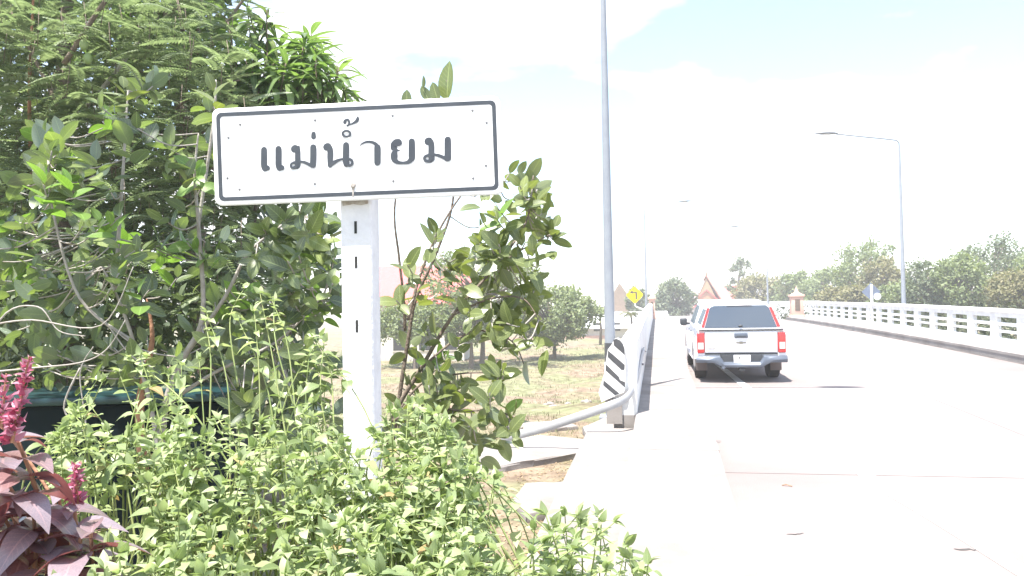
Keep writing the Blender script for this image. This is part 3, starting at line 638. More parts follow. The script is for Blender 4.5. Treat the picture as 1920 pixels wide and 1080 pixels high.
# ---------------------------------------------------------------- buildings
def gable(r, x0, x1, y0, y1, zb, zr, mt, ov=.4, axis='x', th=.12, name='roof'):
    bm = bmesh.new()
    if axis == 'x':
        ym = (y0+y1)/2; A_ = [(y0-ov, zb), (ym, zr), (y1+ov, zb), (y1+ov, zb-th), (ym, zr-th), (y0-ov, zb-th)]
        loft(bm, [[(x, y, z) for y, z in A_] for x in (x0-ov, x1+ov)])
    else:
        xm = (x0+x1)/2; A_ = [(x0-ov, zb), (xm, zr), (x1+ov, zb), (x1+ov, zb-th), (xm, zr-th), (x0-ov, zb-th)]
        loft(bm, [[(x, y, z) for x, z in A_] for y in (y0-ov, y1+ov)])
    return obj(name, bm, mt, r)
def house(name, loc, label, cat, w, d, hgt, rise, wallm, roofm, rot=0, axis='x', nwin=4, ov=.5):
    r = empty(name, loc, label, cat); r.rotation_euler = (0, 0, rot)
    box('wall', -w/2, w/2, -d/2, d/2, -.5, hgt, wallm, r)
    gable(r, -w/2, w/2, -d/2, d/2, hgt+.14, hgt+rise, roofm, ov, axis)
    for k in range(nwin):
        cx = -w/2+w*(k+.5)/nwin
        f = box('window', cx-.5, cx+.5, -d/2-.05, -d/2-.003, .9, 2.0, wallm, r); box('pane', cx-.42, cx+.42, -d/2-.06, -d/2-.051, .98, 1.92, M['dark'], f)
    if axis == 'x':   # close gable ends
        for sgn in (-1, 1):
            bm = bmesh.new(); loft(bm, [[(x, -d/2, hgt+.001), (x, d/2, hgt+.001), (x, 0, hgt+rise-.13-.0)] for x in (sgn*(w/2-.12), sgn*w/2)]); obj('gable_end', bm, wallm, r)
    return r
# long shed left
c = P(1150, 636, 92); house('long_hall', (c.x, c.y+4, -1.9), 'long low building with white roof beyond the field behind the lamp pole', 'building', 11, 7, 1.25, 1.9, M['wallcream'], M['roofwhite'], rot=math.radians(6), nwin=5, ov=.7)
# brown temple pavilion
c = P(1163, 600, 110); r = house('brown_pavilion', (c.x, c.y, -3.2), 'cream building with steep brown tiered roof just right of the lamp pole', 'building', 6, 6, 3.2, 4.2, M['wallcream'], M['brownroof'], rot=math.radians(8), axis='y', nwin=3, ov=.5)
bpy.data.objects.remove([q for q in r.children if q.name.startswith('roof')][0])
bm = bmesh.new(); loft(bm, [[(x*k, y*k, z) for x, y in ((-3.6, -3.6), (3.6, -3.6), (3.6, 3.6), (-3.6, 3.6))] for k, z in ((1, 3.76), (.55, 5.2), (.28, 6.6), (.02, 8.2))]); obj('roof', bm, M['brownroof'], r)
bm = bmesh.new(); loft(bm, [[(-3.9, y, 3.0), (3.9, y, 3.0), (2.9, y, 3.75), (-2.9, y, 3.75)] for y in (-3.7, 3.7)]); obj('lower_roof', bm, M['redroof'], r)
# red hall behind shrub
c = P(760, 575, 58); r = house('red_hall', (c.x, c.y+3, -1.9), 'large hall with a pinkish red roof behind the shrub right of the sign post', 'building', 7.4, 7, 4.2, 3.0, M['wallcream'], M['redroof'], rot=math.radians(10), nwin=4, ov=.5)
# red roofed temple beyond the truck
c = P(1326, 590, 125); r = empty('temple_hall', (c.x, c.y, -1.9), 'temple with tiered red roof and golden gable beyond the pickup', 'temple')
box('wall', -3, 3, 0, 12, -.5, 3.6, M['wallcream'], r)
for w, zb, zr_, y0, y1 in ((3.9, 2.4, 4.7, -.4, 12.4), (3.0, 3.4, 6.2, .3, 12), (2.2, 4.6, 8.4, .8, 11)):
    gable(r, -w, w, y0, y1, zb, zr_, M['redroof'], 0, 'y', .18)
bm = bmesh.new(); loft(bm, [[(-1.5, y, 4.6), (1.5, y, 4.6), (0, y, 8.0)] for y in (.55, .78)]); obj('gable_end', bm, M['gold'], r)
for s in (-1, 1):
    bm = bmesh.new(); tube(bm, [(0, .4, 8.5), (s*1.2, .4, 6.4), (s*2.3, .4, 4.6), (s*2.6, .4, 4.7)], [.12, .16, .16, .06], 6); obj('barge_board', bm, M['pink'], r)
bm = bmesh.new(); tube(bm, [(0, .4, 8.3), (0, .2, 8.9), (0, .35, 9.5)], [.16, .1, .02], 6); obj('roof_finial', bm, M['gold'], r)
c = P(1358, 590, 132); house('temple_wing', (c.x+1, c.y+2, -1.9), 'long red roofed wing to the right of the golden gable', 'building', 5.6, 6, 3.7, 3.2, M['wallcream'], M['redroof'], rot=math.radians(3), nwin=3)
# white wall beyond railing end
a = P(1420, 590, 75); b = P(1620, 580, 75)
r = empty('boundary_wall', (a.x, a.y, rz(75)), 'plain white wall beyond the far pillar on the right', 'wall')
bm = bmesh.new(); dv = (b-a); dv.z = 0; nn = Vector((-dv.y, dv.x, 0)).normalized()*.15
loft(bm, [[Vector((p.x, p.y, z))-Vector((a.x, a.y, rz(75))) for p, z in ((a, -1.9), (b, -1.9), (b, 2.15), (a, 2.15))], [Vector((p.x, p.y, z))+nn-Vector((a.x, a.y, rz(75))) for p, z in ((a, -1.9), (b, -1.9), (b, 2.15), (a, 2.15))]])
obj('panel', bm, M['white'], r)
# low pink wall at the field's far edge
r = empty('field_wall', PZ(1080, 640, -1.8), 'low salmon wall along the far edge of the dry field', 'wall')
a = PZ(780, 643, -1.9); b = PZ(1136, 637, -1.9); a.z = b.z = -1.9; bm = bmesh.new(); up = Vector((0, 0, .5)); back = Vector((0, .2, 0))
loft(bm, [[a, b, b+up, a+up], [a+back, b+back, b+up+back, a+up+back]]); obj('panel', bm, M['pink'], r, world=True)

# ---------------------------------------------------------------- foliage machinery
def leaf_proto(Lg, Wd, shape='oval', droop=.25, fold=.18, n=5):
    V = []; UVv = []
    for i in range(n+1):
        t = i/n
        if shape == 'oval': w = math.sin(math.pi*min(1, t**.85))**.62
        elif shape == 'obovate': w = math.sin(math.pi*t**1.35)**.7
        elif shape == 'ovate': w = (math.sin(math.pi*t**.62))**.9
        else: w = math.sin(math.pi*t**.8)**.8
        w = max(w if 0 < i < n else (.06 if i == 0 else .02), .02)*Wd/2
        z = -droop*Lg*t*t; y = Lg*t*(1-droop*.3*t)
        V += [(-w, y, z+fold*w+ (0)), (0, y, z), (w, y, z+fold*w)]; UVv += [(-1, t, 0), (0, t, 0), (1, t, 0)]
    F = []
    for i in range(n):
        a = i*3; F += [(a, a+1, a+4, a+3), (a+1, a+2, a+5, a+4)]
    return np.array(V, float), np.array(F, int), np.array(UVv, float)
def frond_proto(Lg, pairs, ll, lw, droop=.35):
    V = []; F = []; Uv = []
    def add(vs):
        b = len(V); V.extend(vs); Uv.extend([(0, 0, 0)]*4); F.append((b, b+1, b+2, b+3))
    def rp(t): return np.array((0, Lg*t*(1-.25*t*droop*2), -droop*Lg*t*t))
    for i in range(4):
        a, b = rp(i/4), rp((i+1)/4); w = .004
        add([tuple(a+(-w, 0, 0)), tuple(a+(w, 0, 0)), tuple(b+(w, 0, 0)), tuple(b+(-w, 0, 0))])
    for i in range(pairs):
        t = .1+.9*i/(pairs-1); p = rp(t); s_ = math.sin(math.pi*(.2+.75*t))**.6
        for s in (-1, 1):
            e = p+np.array((s*ll*s_, ll*.28, -ll*.3*s_)); m = (p+e)/2; m[2] += ll*.06
            add([tuple(p), tuple(m+(0, -lw/2, 0)), tuple(e), tuple(m+(0, lw/2, 0))])
    return np.array(V, float), np.array(F, int), np.array(Uv, float)
def mesh_from(name, V, F, Uv, mt, smooth=True):
    me = bpy.data.meshes.new(name); nv = len(V); nf = len(F)
    me.vertices.add(nv); me.vertices.foreach_set('co', np.asarray(V, np.float32).ravel())
    me.loops.add(nf*4); me.loops.foreach_set('vertex_index', np.asarray(F, np.int32).ravel())
    me.polygons.add(nf); me.polygons.foreach_set('loop_start', np.arange(0, nf*4, 4, dtype=np.int32))
    me.update(calc_edges=True)
    if smooth: me.polygons.foreach_set('use_smooth', np.ones(nf, bool))
    at = me.attributes.new('luv', 'FLOAT_VECTOR', 'POINT'); at.data.foreach_set('vector', np.asarray(Uv, np.float32).ravel())
    me.materials.append(mt); return me
def basis(d, nrm):
    d = Vector(d).normalized(); nrm = Vector(nrm); x = d.cross(nrm)
    if x.length < 1e-4: x = d.orthogonal()
    x.normalize(); z = x.cross(d); return x, d, z
class Leaves:
    def __init__(s, root, protos, mats, name='leaf', cap=300, stuff='foliage'):
        s.root = root; s.p = protos; s.m = mats; s.items = []; s.name = name; s.cap = cap; s.stuff = stuff; s.O = origin(root)
    def add(s, pos, d, nrm, sc, k=None, mi=0):
        k = random.randrange(len(s.p)) if k is None else k
        s.items.append((Vector(pos), basis(d, nrm), sc, k, mi))
    def finish(s):
        meshes = {}
        def vis(it):
            v = it[0]-EYE; z = v.dot(FW)
            if z < .2: return -1
            x = v.dot(RT)/z*FPX+960; y = 540-v.dot(UP)/z*FPX
            return it[2]/z if -20 < x < 1940 and -20 < y < 1100 else -1
        sc = [vis(it) for it in s.items]; order = sorted(range(len(s.items)), key=lambda i: -sc[i])
        single = [i for i in order[:s.cap] if sc[i] > 0] if s.cap else []
        ss = set(single)
        for i in single:
            pos, (x, d, z), k_, pk, mi = s.items[i]
            key = (pk, mi)
            if key not in meshes: meshes[key] = mesh_from(s.name, *s.p[pk], s.m[mi])
            o = bpy.data.objects.new(s.name, meshes[key]); COL.objects.link(o); o.parent = s.root
            q = pos-s.O
            o.matrix_local = Matrix(((x.x*k_, d.x*k_, z.x*k_, q.x), (x.y*k_, d.y*k_, z.y*k_, q.y), (x.z*k_, d.z*k_, z.z*k_, q.z), (0, 0, 0, 1)))
        for mi in range(len(s.m)):
            Vs, Fs, Us = [], [], []; off = 0
            for i, it in enumerate(s.items):
                if i in ss or it[4] != mi: continue
                pos, (x, d, z), k_, pk, _ = it; V, F, U_ = s.p[pk]
                R = np.array([[x.x, x.y, x.z], [d.x, d.y, d.z], [z.x, z.y, z.z]])*k_
                Vs.append(V@R+np.array(pos-s.O)); Fs.append(F+off); Us.append(U_); off += len(V)
            if Vs:
                me = mesh_from(s.stuff, np.vstack(Vs), np.vstack(Fs), np.vstack(Us), s.m[mi])
                o = bpy.data.objects.new(s.stuff, me); COL.objects.link(o); o.parent = s.root; o['kind'] = 'stuff'
def rdir(zb=0):
    v = Vector((random.gauss(0, 1), random.gauss(0, 1), random.gauss(0, 1))); v.normalize(); v.z += zb; return v.normalized()
class Stems:
    def __init__(s, root, mt, name='twigs', sides=5): s.root = root; s.mt = mt; s.bm = bmesh.new(); s.n = 0; s.name = name; s.sides = sides
    def add(s, path, radii): tube(s.bm, path, radii, s.sides); s.n += 1
    def finish(s):
        if s.n: o = obj(s.name, s.bm, s.mt, s.root, world=True, smooth=True); o['kind'] = 'stuff'
def inpoly(x, y, poly):
    c = False; j = len(poly)-1
    for i in range(len(poly)):
        xi, yi = poly[i]; xj, yj = poly[j]
        if (yi > y) != (yj > y) and x < (xj-xi)*(y-yi)/(yj-yi)+xi: c = not c
        j = i
    return c
def samp(poly):
    x0, x1 = min(p[0] for p in poly), max(p[0] for p in poly); y0, y1 = min(p[1] for p in poly), max(p[1] for p in poly)
    while True:
        x, y = random.uniform(x0, x1), random.uniform(y0, y1)
        if inpoly(x, y, poly): return x, y

# ---------------------------------------------------------------- foreground light green bushes
bp = [leaf_proto(1, .5, 'ovate', dr, fo) for dr, fo in ((.25, .3), (.45, .2), (.1, .35), (.6, .25))]
def top_lerp(pts, x):
    for (a, b), (c, d) in zip(pts[:-1], pts[1:]):
        if a <= x <= c: return b+(d-b)*(x-a)/(c-a)
    return pts[0][1] if x < pts[0][0] else pts[-1][1]
TOP = [(60, 850), (110, 800), (200, 690), (240, 640), (320, 690), (370, 600), (420, 540), (500, 520), (560, 590), (640, 650), (700, 790), (760, 740), (830, 770), (870, 850), (930, 890), (985, 905), (1030, 970), (1130, 955), (1215, 1020), (1260, 1090)]
def bush(label, x0, x1, nshoot, base_px, dens=1.0):
    bx = P((x0+x1)/2, 1080, 2.0); r = empty('leafy_bush', (bx.x, bx.y, gz(bx.x, bx.y)), label, 'bush', 'light green leafy bushes in the foreground')
    lv = Leaves(r, bp, [M['bush'], M['dryleaf']]); st = Stems(r, M['greenstem'], 'stems')
    nb_ = 0
    for i in range(nshoot):
        px = random.uniform(x0, x1); t = top_lerp(TOP, px)
        u = random.random()**(1.15); py = t+u*(1230-t) if i % 6 else t+random.uniform(0, 40)
        if 630 < px < 722 and py < 800: continue
        if px < 640 and py < 770 and random.random() < (.9 if px > 330 else .75): continue
        z = 2.95-1.25*min(1, max(0, (py-560)/520))+random.uniform(-.25, .25)
        if px < 270 and 840 < py < 1010 and random.random() < .6: continue
        tip = P(px, py, z); base = Vector((tip.x*.75+bx.x*.25+random.uniform(-.1, .1), tip.y*.85+bx.y*.15, tip.z-random.uniform(.35, .7)))
        if random.random() < .3: base.x += random.uniform(-.35, .35)
        mid = (tip+base)/2+Vector((random.uniform(-.05, .05), random.uniform(-.05, .05), .06))
        pth = catmull([base, mid, tip], 6); st.add(pth, [.0035-.0022*k/(len(pth)-1) for k in range(len(pth))])
        pv = [Vector(p) for p in pth]; az = random.uniform(0, 6.28)
        nn = random.choice((4, 5, 6)); ax = (pv[-1]-pv[-3]).normalized()
        for k in range(nn):
            f = k/nn; q = tip.lerp(pv[-3 if k < 3 else -5], min(1, (k % 3)/3+ (.0 if k < 3 else .0))) if k < 6 else tip
            q = tip-ax*(.038*k)
            for s in (0, 1):
                a = az+k*1.45+s*math.pi; out = Vector((math.cos(a), math.sin(a), .45-.12*k)).normalized()
                sz = (.029+.0078*k)*random.uniform(.65, 1.4); sz = min(sz, .075)
                lv.add(q, out, Vector((0, 0, 1))+rdir()*.45, sz, mi=1 if k > 2 and random.random() < .05 else 0)
        for k in range(3): lv.add(tip, ax+rdir()*.55, rdir(.5), random.uniform(.028, .045))
    lv.finish(); st.finish(); return r
bush('light green bush at the lower left beside the purple leaved plant', 90, 360, 230, 0)
bush('tall light green bush left of the sign post with upright shoots', 300, 650, 370, 0)
bush('light green bush in front of the sign post foot', 560, 900, 300, 0)
bush('sparse light green bush at the bottom centre against the pale paving', 830, 1230, 95, 0)

# ---------------------------------------------------------------- purple plant with flower spikes
rp_ = [leaf_proto(1, .55, 'ovate', dr, fo, 9) for dr, fo in ((.35, .35), (.65, .25), (.2, .45), (.5, .15))]
b0 = P(60, 1150, 1.75); r = empty('purple_plant', (b0.x, b0.y, gz(b0.x, b0.y)), 'purple red large leaved plant with pink flower spikes in the lower left corner', 'plant')
lv = Leaves(r, rp_, [M['redleaf']]); st = Stems(r, M['rustbark'], 'stems')
spots = [(35, 830), (5, 800), (-30, 850), (60, 930), (60, 900), (110, 930), (150, 1010), (-10, 940), (50, 1010), (140, 960), (20, 960), (170, 1000), (90, 1040), (-20, 1000), (160, 1070), (30, 1090), (10, 900), (100, 1120), (150, 1120)]
for (x, y) in spots:
    tip = P(x, y, 1.75+random.uniform(-.12, .15)); base = Vector((b0.x+random.uniform(-.1, .1), b0.y+random.uniform(-.1, .1), tip.z-.5))
    pth = catmull([base, (tip+base)/2+Vector((.02, .02, .05)), tip], 5); st.add(pth, .004)
    az = random.uniform(0, 6)
    for k in range(4):
        for s in (0, 1):
            a = az+k*1.57+s*math.pi
            lv.add(tip-Vector((0, 0, .035*k)), Vector((math.cos(a), math.sin(a), .35-.15*k)), Vector((0, 0, 1))+rdir()*.3, random.uniform(.09, .155)*(1 if k else .6))
lv.finish(); st.finish()
fp = [leaf_proto(1, .45, 'ovate', .5, .5, 3)]
for (x0, y0, x1, y1, z, n_, lab) in ((55, 668, 22, 830, 1.6, 30, None), (140, 868, 146, 945, 1.78, 16, None), (12, 700, 2, 800, 1.7, 12, None)):
    a = P(x0, y0, z); b = P(x1, y1, z); sp = empty('flower_spike', (0, 0, 0)); sp.location = b-origin(r); sp.parent = r
    bm = bmesh.new(); tube(bm, [b, (a+b)/2, a], [.004, .003, .0015], 6); obj('stalk', bm, M['rustbark'], sp, world=True)
    fl = Leaves(sp, fp, [M['flower']], 'petal', cap=300)
    for k in range(n_):
        f = k/n_; q = b.lerp(a, f)
        for j in range(4):
            an = random.uniform(0, 6.28); fl.add(q, Vector((math.cos(an), math.sin(an), random.uniform(.1, .9))), rdir(), (.031-.017*f)*random.uniform(.7, 1.3))
    fl.finish()

# ---------------------------------------------------------------- oval-leaf shrubs
op = [leaf_proto(1, .52, 'oval', dr, fo, 6) for dr, fo in ((.12, .22), (.3, .15), (.05, .3), (.22, .1))]
def cluster(lv, tip, ax, n, sz, mi=0, spread=1.0):
    az = random.uniform(0, 6.28); e1 = ax.orthogonal().normalized(); e2 = ax.cross(e1)
    for k in range(n):
        a = az+k*2.4; f = k/max(1, n-1); q = tip-ax*(.03*k)
        d = (ax*(.9-.75*f) + (e1*math.cos(a)+e2*math.sin(a))*(.35+.8*f)*spread+Vector((0, 0, -.15*f))).normalized()
        lv.add(q, d, ax+rdir()*.45, sz*random.uniform(.72, 1.15)*(1 if k else .7), mi=mi)
b0 = P(738, 800, 4.25); b0.z = gz(b0.x, b0.y)
r = empty('oval_leaf_shrub', b0, 'oval leaved shrub right of the sign post, spreading over the dry field', 'shrub')
lv = Leaves(r, op, [M['oval'], M['ovalfresh']]); st = Stems(r, M['palebark'], 'twigs')
def branch(root, pixpath, z, r0, r1, mt=None, name='branch', dz=0):
    pts = [P(x, y, z+dz*i/(len(pixpath)-1)) for i, (x, y) in enumerate(pixpath)]; pp = [Vector(p) for p in catmull(pts, 6)]
    bm = bmesh.new(); tube(bm, pp, [r0+(r1-r0)*k/(len(pp)-1) for k in range(len(pp))], 7); obj(name, bm, mt or M['palebark'], root, world=True, smooth=True); return pp
brs = []
for pathp, z, ra in (([(725, 900), (735, 790), (790, 690), (850, 590), (920, 510), (985, 420), (1000, 330)], 4.25, .022),
                 ([(728, 880), (745, 770), (765, 640), (780, 560), (820, 470), (850, 370), (840, 250), (838, 150)], 4.35, .02),
                 ([(760, 620), (757, 560), (748, 480), (740, 390), (760, 260), (765, 190)], 4.5, .014),
                 ([(765, 600), (790, 510), (830, 420), (880, 350), (930, 330)], 4.2, .013),
                 ([(735, 790), (800, 760), (860, 770), (930, 770), (975, 790)], 4.1, .013),
                 ([(790, 690), (850, 640), (900, 620), (960, 640), (985, 690)], 4.15, .01),
                 ([(850, 590), (920, 560), (980, 560), (1010, 600)], 4.2, .01),
                 ([(900, 530), (960, 480), (1030, 440)], 4.3, .009),
                 ([(735, 790), (790, 720), (870, 700), (940, 700)], 4.2, .01)):
    brs.append((branch(r, pathp, z, ra*.7, .003, M['bark'], dz=random.uniform(-.2, .2)), z))
RP = [(735, 400), (720, 560), (725, 720), (760, 800), (830, 850), (960, 830), (990, 770), (960, 700), (1000, 690), (1010, 620), (1045, 560), (1020, 500), (1060, 440), (1035, 380), (1010, 320), (985, 300), (945, 330), (905, 372), (800, 372)]
cl = 0
def shrub_clusters(lv, st, poly, n, zr, brs, sz, nl, mi_p=.1, skip=None, maxd=.5):
    allp = [p for b, _ in brs for p in b[3:]]
    for i in range(n):
        x, y = samp(poly)
        if skip and skip(x, y): continue
        tip = P(x, y, random.uniform(*zr)); q = min(allp, key=lambda p: (p-tip).length)
        dd = tip-q
        if dd.length > maxd: q = tip-dd.normalized()*maxd
        ax = (dd.normalized()+Vector((0, 0, .8))+rdir()*.35).normalized()
        mid = (q+tip)/2+Vector((0, 0, -.04)); st.add(catmull([q, mid, tip], 4), .0035)
        cluster(lv, tip, ax, random.randint(*nl), sz, mi=1 if random.random() < mi_p else 0)
shrub_clusters(lv, st, [(850, 372), (985, 300), (1055, 440), (1010, 520), (1030, 600), (985, 680), (900, 600), (840, 500)], 28, (3.9, 4.6), brs, .125, (3, 6), .05)
shrub_clusters(lv, st, [(730, 720), (800, 650), (990, 700), (985, 800), (880, 850), (740, 820)], 18, (3.9, 4.5), brs, .125, (3, 6), .05)
shrub_clusters(lv, st, RP, 62, (3.95, 4.65), brs, .125, (3, 6), .06, skip=lambda x, y: (x < 800 and 520 < y < 700 and random.random() < .8) or (x < 880 and 600 < y < 690 and random.random() < .5) or (x < 820 and y < 520 and random.random() < .6))
for pxy, z, n_ in (((985, 350), 4.2, 6), ((1000, 470), 4.2, 6), ((985, 600), 4.2, 6), ((960, 780), 4.1, 7), ((1035, 440), 4.3, 4), ((865, 740), 4.1, 6), ((940, 420), 4.2, 6), ((900, 430), 4.3, 6), ((975, 540), 4.2, 6), ((800, 790), 4.1, 5), ((900, 790), 4.0, 6)):
    cluster(lv, P(*pxy, z), (Vector((.2, 0, 1))+rdir()*.3).normalized(), n_, .125)
# leaves poking out above the board
lv.add(P(838, 190, 4.3), Vector((.05, 0, 1)), Vector((-.6, -1, .2)), .225, 2); lv.add(P(822, 192, 4.3), Vector((-.3, 0, 1)), Vector((-.3, -1, .2)), .12, 2)
lv.add(P(763, 205, 4.3), Vector((0, 0, 1)), Vector((.1, -1, .1)), .11, 2); lv.add(P(805, 190, 4.35), Vector((-.5, 0, 1)), Vector((.2, -1, .3)), .1, 2); lv.add(P(792, 165, 4.35), Vector((.15, 0, 1)), Vector((1, -.3, .1)), .07, 2)
lv.finish(); st.finish()

b0 = P(330, 860, 4.3); b0.z = gz(b0.x, b0.y)
r = empty('broadleaf_shrub', b0, 'dense broad leaved shrub with dark glossy and lime leaves left of the sign', 'shrub')
lv = Leaves(r, op, [M['ovaldark'], M['ovalfresh'], M['oval']], cap=300); LP2 = [(500, 390), (636, 388), (636, 830), (440, 800)]; st = Stems(r, M['palebark'], 'twigs'); brs = []
for pathp, z, ra, mt in (([(300, 950), (290, 800), (250, 640), (215, 545), (190, 500)], 3.9, .014, 'palebark'), ([(300, 900), (310, 760), (345, 670), (380, 590), (372, 420), (365, 330), (372, 250)], 4.0, .02, 'palebark'),
                     ([(270, 900), (262, 760), (285, 640), (275, 560)], 4.1, .03, 'rustbark'), ([(345, 670), (420, 560), (470, 470), (560, 400), (590, 370)], 4.1, .012, 'palebark'),
                     ([(250, 640), (150, 560), (100, 400), (90, 300)], 3.7, .008, 'palebark'), ([(310, 760), (400, 700), (520, 640), (600, 560)], 4.1, .012, 'palebark'), ([(215, 545), (230, 330), (240, 170)], 4.2, .012, 'palebark'), ([(372, 420), (400, 230), (405, 150)], 4.2, .01, 'palebark')):
    brs.append((branch(r, pathp, z, ra, .004, M[mt]), z))
LP_ = [(-40, 260), (-40, 640), (120, 720), (300, 700), (420, 760), (635, 800), (636, 385), (400, 385), (400, 150), (240, 130), (140, 230)]
shrub_clusters(lv, st, LP_, 135, (3.6, 4.7), brs, .13, (4, 7), .1, maxd=.4)
shrub_clusters(lv, st, LP2, 48, (3.6, 4.6), brs, .12, (4, 7), .12, maxd=.4)
for pxy, z, n_, mi in (((85, 330), 3.4, 6, 1), ((130, 345), 3.4, 5, 1), ((210, 420), 3.6, 4, 1), ((260, 550), 3.6, 3, 1), ((240, 260), 3.7, 7, 0), ((232, 165), 3.8, 5, 2), ((400, 170), 4, 6, 2), ((180, 300), 3.6, 6, 0), ((350, 330), 3.9, 7, 2), ((70, 430), 3.4, 6, 0), ((600, 410), 4.0, 7, 2), ((590, 470), 4, 5, 0), ((320, 270), 3.9, 6, 0)):
    cluster(lv, P(*pxy, z), (Vector((0, -.1, 1))+rdir()*.2).normalized(), n_, .135, mi)
lv.finish(); st.finish()
# bare pale stems arching at the left edge
b0 = P(-60, 800, 3.2); r = empty('bare_stem', (b0.x, b0.y, gz(b0.x, b0.y)), 'bare pale arching stems tangled at the left edge above the pink flower', 'plant')
for pathp in ([(-60, 760), (0, 600), (70, 575), (110, 620), (160, 630)], [(-40, 700), (60, 690), (150, 680), (200, 655), (235, 600)], [(150, 690), (120, 765), (160, 805), (150, 700), (175, 650)], [(-20, 610), (60, 600), (190, 610), (250, 500)]):
    branch(r, pathp, 3.3, .0042, .0018, M['palebark'], 'stem')

# ---------------------------------------------------------------- feathery tree and mango tree
fr_ = [frond_proto(1, 16, .2, .062, dr) for dr in (.25, .45, .65)]
b0 = P(60, 700, 6.2); r = empty('feathery_tree', (b0.x, b0.y, gz(b0.x, b0.y)), 'tree with fine feathery drooping leaves filling the upper left', 'tree')
lv = Leaves(r, fr_, [M['frond']], 'frond', 300, 'crown'); st = Stems(r, M['bark'], 'twigs')
p0 = Vector(b0); base = Vector((b0.x, b0.y, gz(b0.x, b0.y)-.2))
bm = bmesh.new(); tp = P(120, 100, 6.4); tube(bm, catmull([base, base.lerp(tp, .45)+Vector((.1, 0, 0)), tp, tp+Vector((.1, .1, 1.6))], 5), [.11-.006*k for k in range(16)], 9); obj('trunk', bm, M['bark'], r, world=True, smooth=True)
limbs = []
for pathp, mt in (([(70, 560), (62, 380), (55, 200), (60, 40), (70, -120)], 'rustbark'), ([(100, 260), (180, 180), (250, 90), (290, 20), (330, -100)], 'palebark'), ([(110, 200), (60, 100), (20, 20)], 'bark'), ([(120, 300), (250, 250), (380, 170), (450, 150)], 'bark'), ([(90, 420), (160, 340), (260, 300)], 'bark'), ([(120, 120), (240, -50), (400, -150)], 'bark')):
    limbs.append(branch(r, pathp, random.uniform(5.4, 6.2), .02, .006, M[mt]))
FP = [(-80, -60), (-80, 520), (90, 560), (250, 500), (400, 560), (560, 540), (420, 380), (440, 240), (520, 200), (450, 140), (440, 60), (430, -60)]
ALL = [p for b in limbs for p in b]
def fronds(n, poly, zr):
    for i in range(n):
        x, y = samp(poly); q = P(x, y, random.uniform(*zr)); s_ = random.choice((-1, 1))
        for k in range(5):
            lv.add(q+Vector((0, 0, -.055*k)), RT*s_*random.uniform(.5, 1)+FW*random.uniform(-.7, .5)+Vector((0, 0, random.uniform(-.1, .5))), Vector((0, 0, 1))+rdir()*.25, random.uniform(.24, .36)); s_ = -s_
        st.add([q+Vector((0, 0, .03)), q+Vector((random.uniform(-.05, .05), 0, -.2))], .0025)
fronds(330, FP, (5.2, 6.6))
fronds(50, [(-500, -700), (-500, -20), (430, -20), (380, -400), (200, -700)], (5.0, 7.4))
lv.finish(); st.finish()

mp_ = [leaf_proto(1, .2, 'lance', dr, .2, 6) for dr in (.3, .55, .8)]
b0 = P(420, 700, 7.6); r = empty('mango_tree', (b0.x, b0.y, gz(b0.x, b0.y)), 'mango tree with long drooping leaves and two green fruits behind the sign', 'tree')
lv = Leaves(r, mp_, [M['mango'], M['ovaldark']], 'leaf', 300, 'crown'); st = Stems(r, M['bark'], 'twigs')
base = Vector((b0.x, b0.y, gz(b0.x, b0.y)-.2)); tp = P(330, 60, 7.8)
bm = bmesh.new(); tube(bm, catmull([base, base.lerp(tp, .5), tp, tp+Vector((0, 0, 1.5))], 5), [.14-.008*k for k in range(16)], 9); obj('trunk', bm, M['bark'], r, world=True, smooth=True)
for pathp in ([(400, 320), (470, 220), (540, 120), (570, 70)], [(350, 150), (420, 50), (470, -20)], [(380, 250), (300, 160), (160, 60)], [(480, 300), (580, 200), (620, 150)]):
    branch(r, pathp, 7.2, .03, .008, M['bark'])
def rosette(tip, n, sz, mi=0):
    az = random.uniform(0, 6.28)
    for k in range(n):
        a = az+k*2.4; f = k/n
        lv.add(tip-Vector((0, 0, .02*k)), Vector((math.cos(a), math.sin(a), .75-1.3*f)), Vector((0, 0, 1))+rdir()*.2, sz*random.uniform(.75, 1.15), mi=mi)
    st.add([tip, tip-Vector((random.uniform(-.1, .1), 0, .4))], .006)
for i in range(75):
    x, y = samp([(470, 60), (520, 40), (575, 55), (620, 100), (655, 150), (640, 200), (400, 225), (400, 150), (440, 110)]); 
    if y < 55+abs(x-570)*.6 and x > 500: continue
    rosette(P(x, y, random.uniform(6.6, 7.6)), 12, .3)
for i in range(40):
    x, y = samp([(250, -60), (400, -60), (500, 10), (505, 45), (470, 60), (440, 140), (300, 120), (120, 60)]); rosette(P(x, y, random.uniform(6.8, 7.8)), 12, .28, 0)
for i in range(45):
    x, y = samp([(-300, -800), (300, -800), (560, -300), (520, -30), (-300, -30)]); rosette(P(x, y, random.uniform(5.4, 8.2)), 12, .3, 0)
rosette(P(572, 75, 6.9), 16, .3); rosette(P(600, 130, 7.0), 14, .28); rosette(P(500, 20, 7.0), 14, .26, 1)
for i in range(12):   # unseen forward limb above the frame, added to shade the lower left
    q = P(random.uniform(-500, 150), 0, random.uniform(2.7, 4.2)); q.z = random.uniform(4.6, 6.2)
    rosette(q, 12, .3, random.randrange(2))
branch(r, [(330, 60), (250, -400), (150, -900), (60, -1500)], 7.6, .09, .03, M['bark'], dz=-3.6)  # added out-of-view bough for the shading rosettes
for (x, y) in ((157, 84), (165, 110)):
    bm = bmesh.new(); c = P(x, y, 5.3); bmesh.ops.create_uvsphere(bm, u_segments=14, v_segments=9, radius=.03, matrix=Matrix.Translation(c) @ Matrix.Diagonal((.9, .9, 1.3, 1)))
    obj('fruit', bm, M['fruit'], r, world=True, smooth=True)
lv.finish(); st.finish()


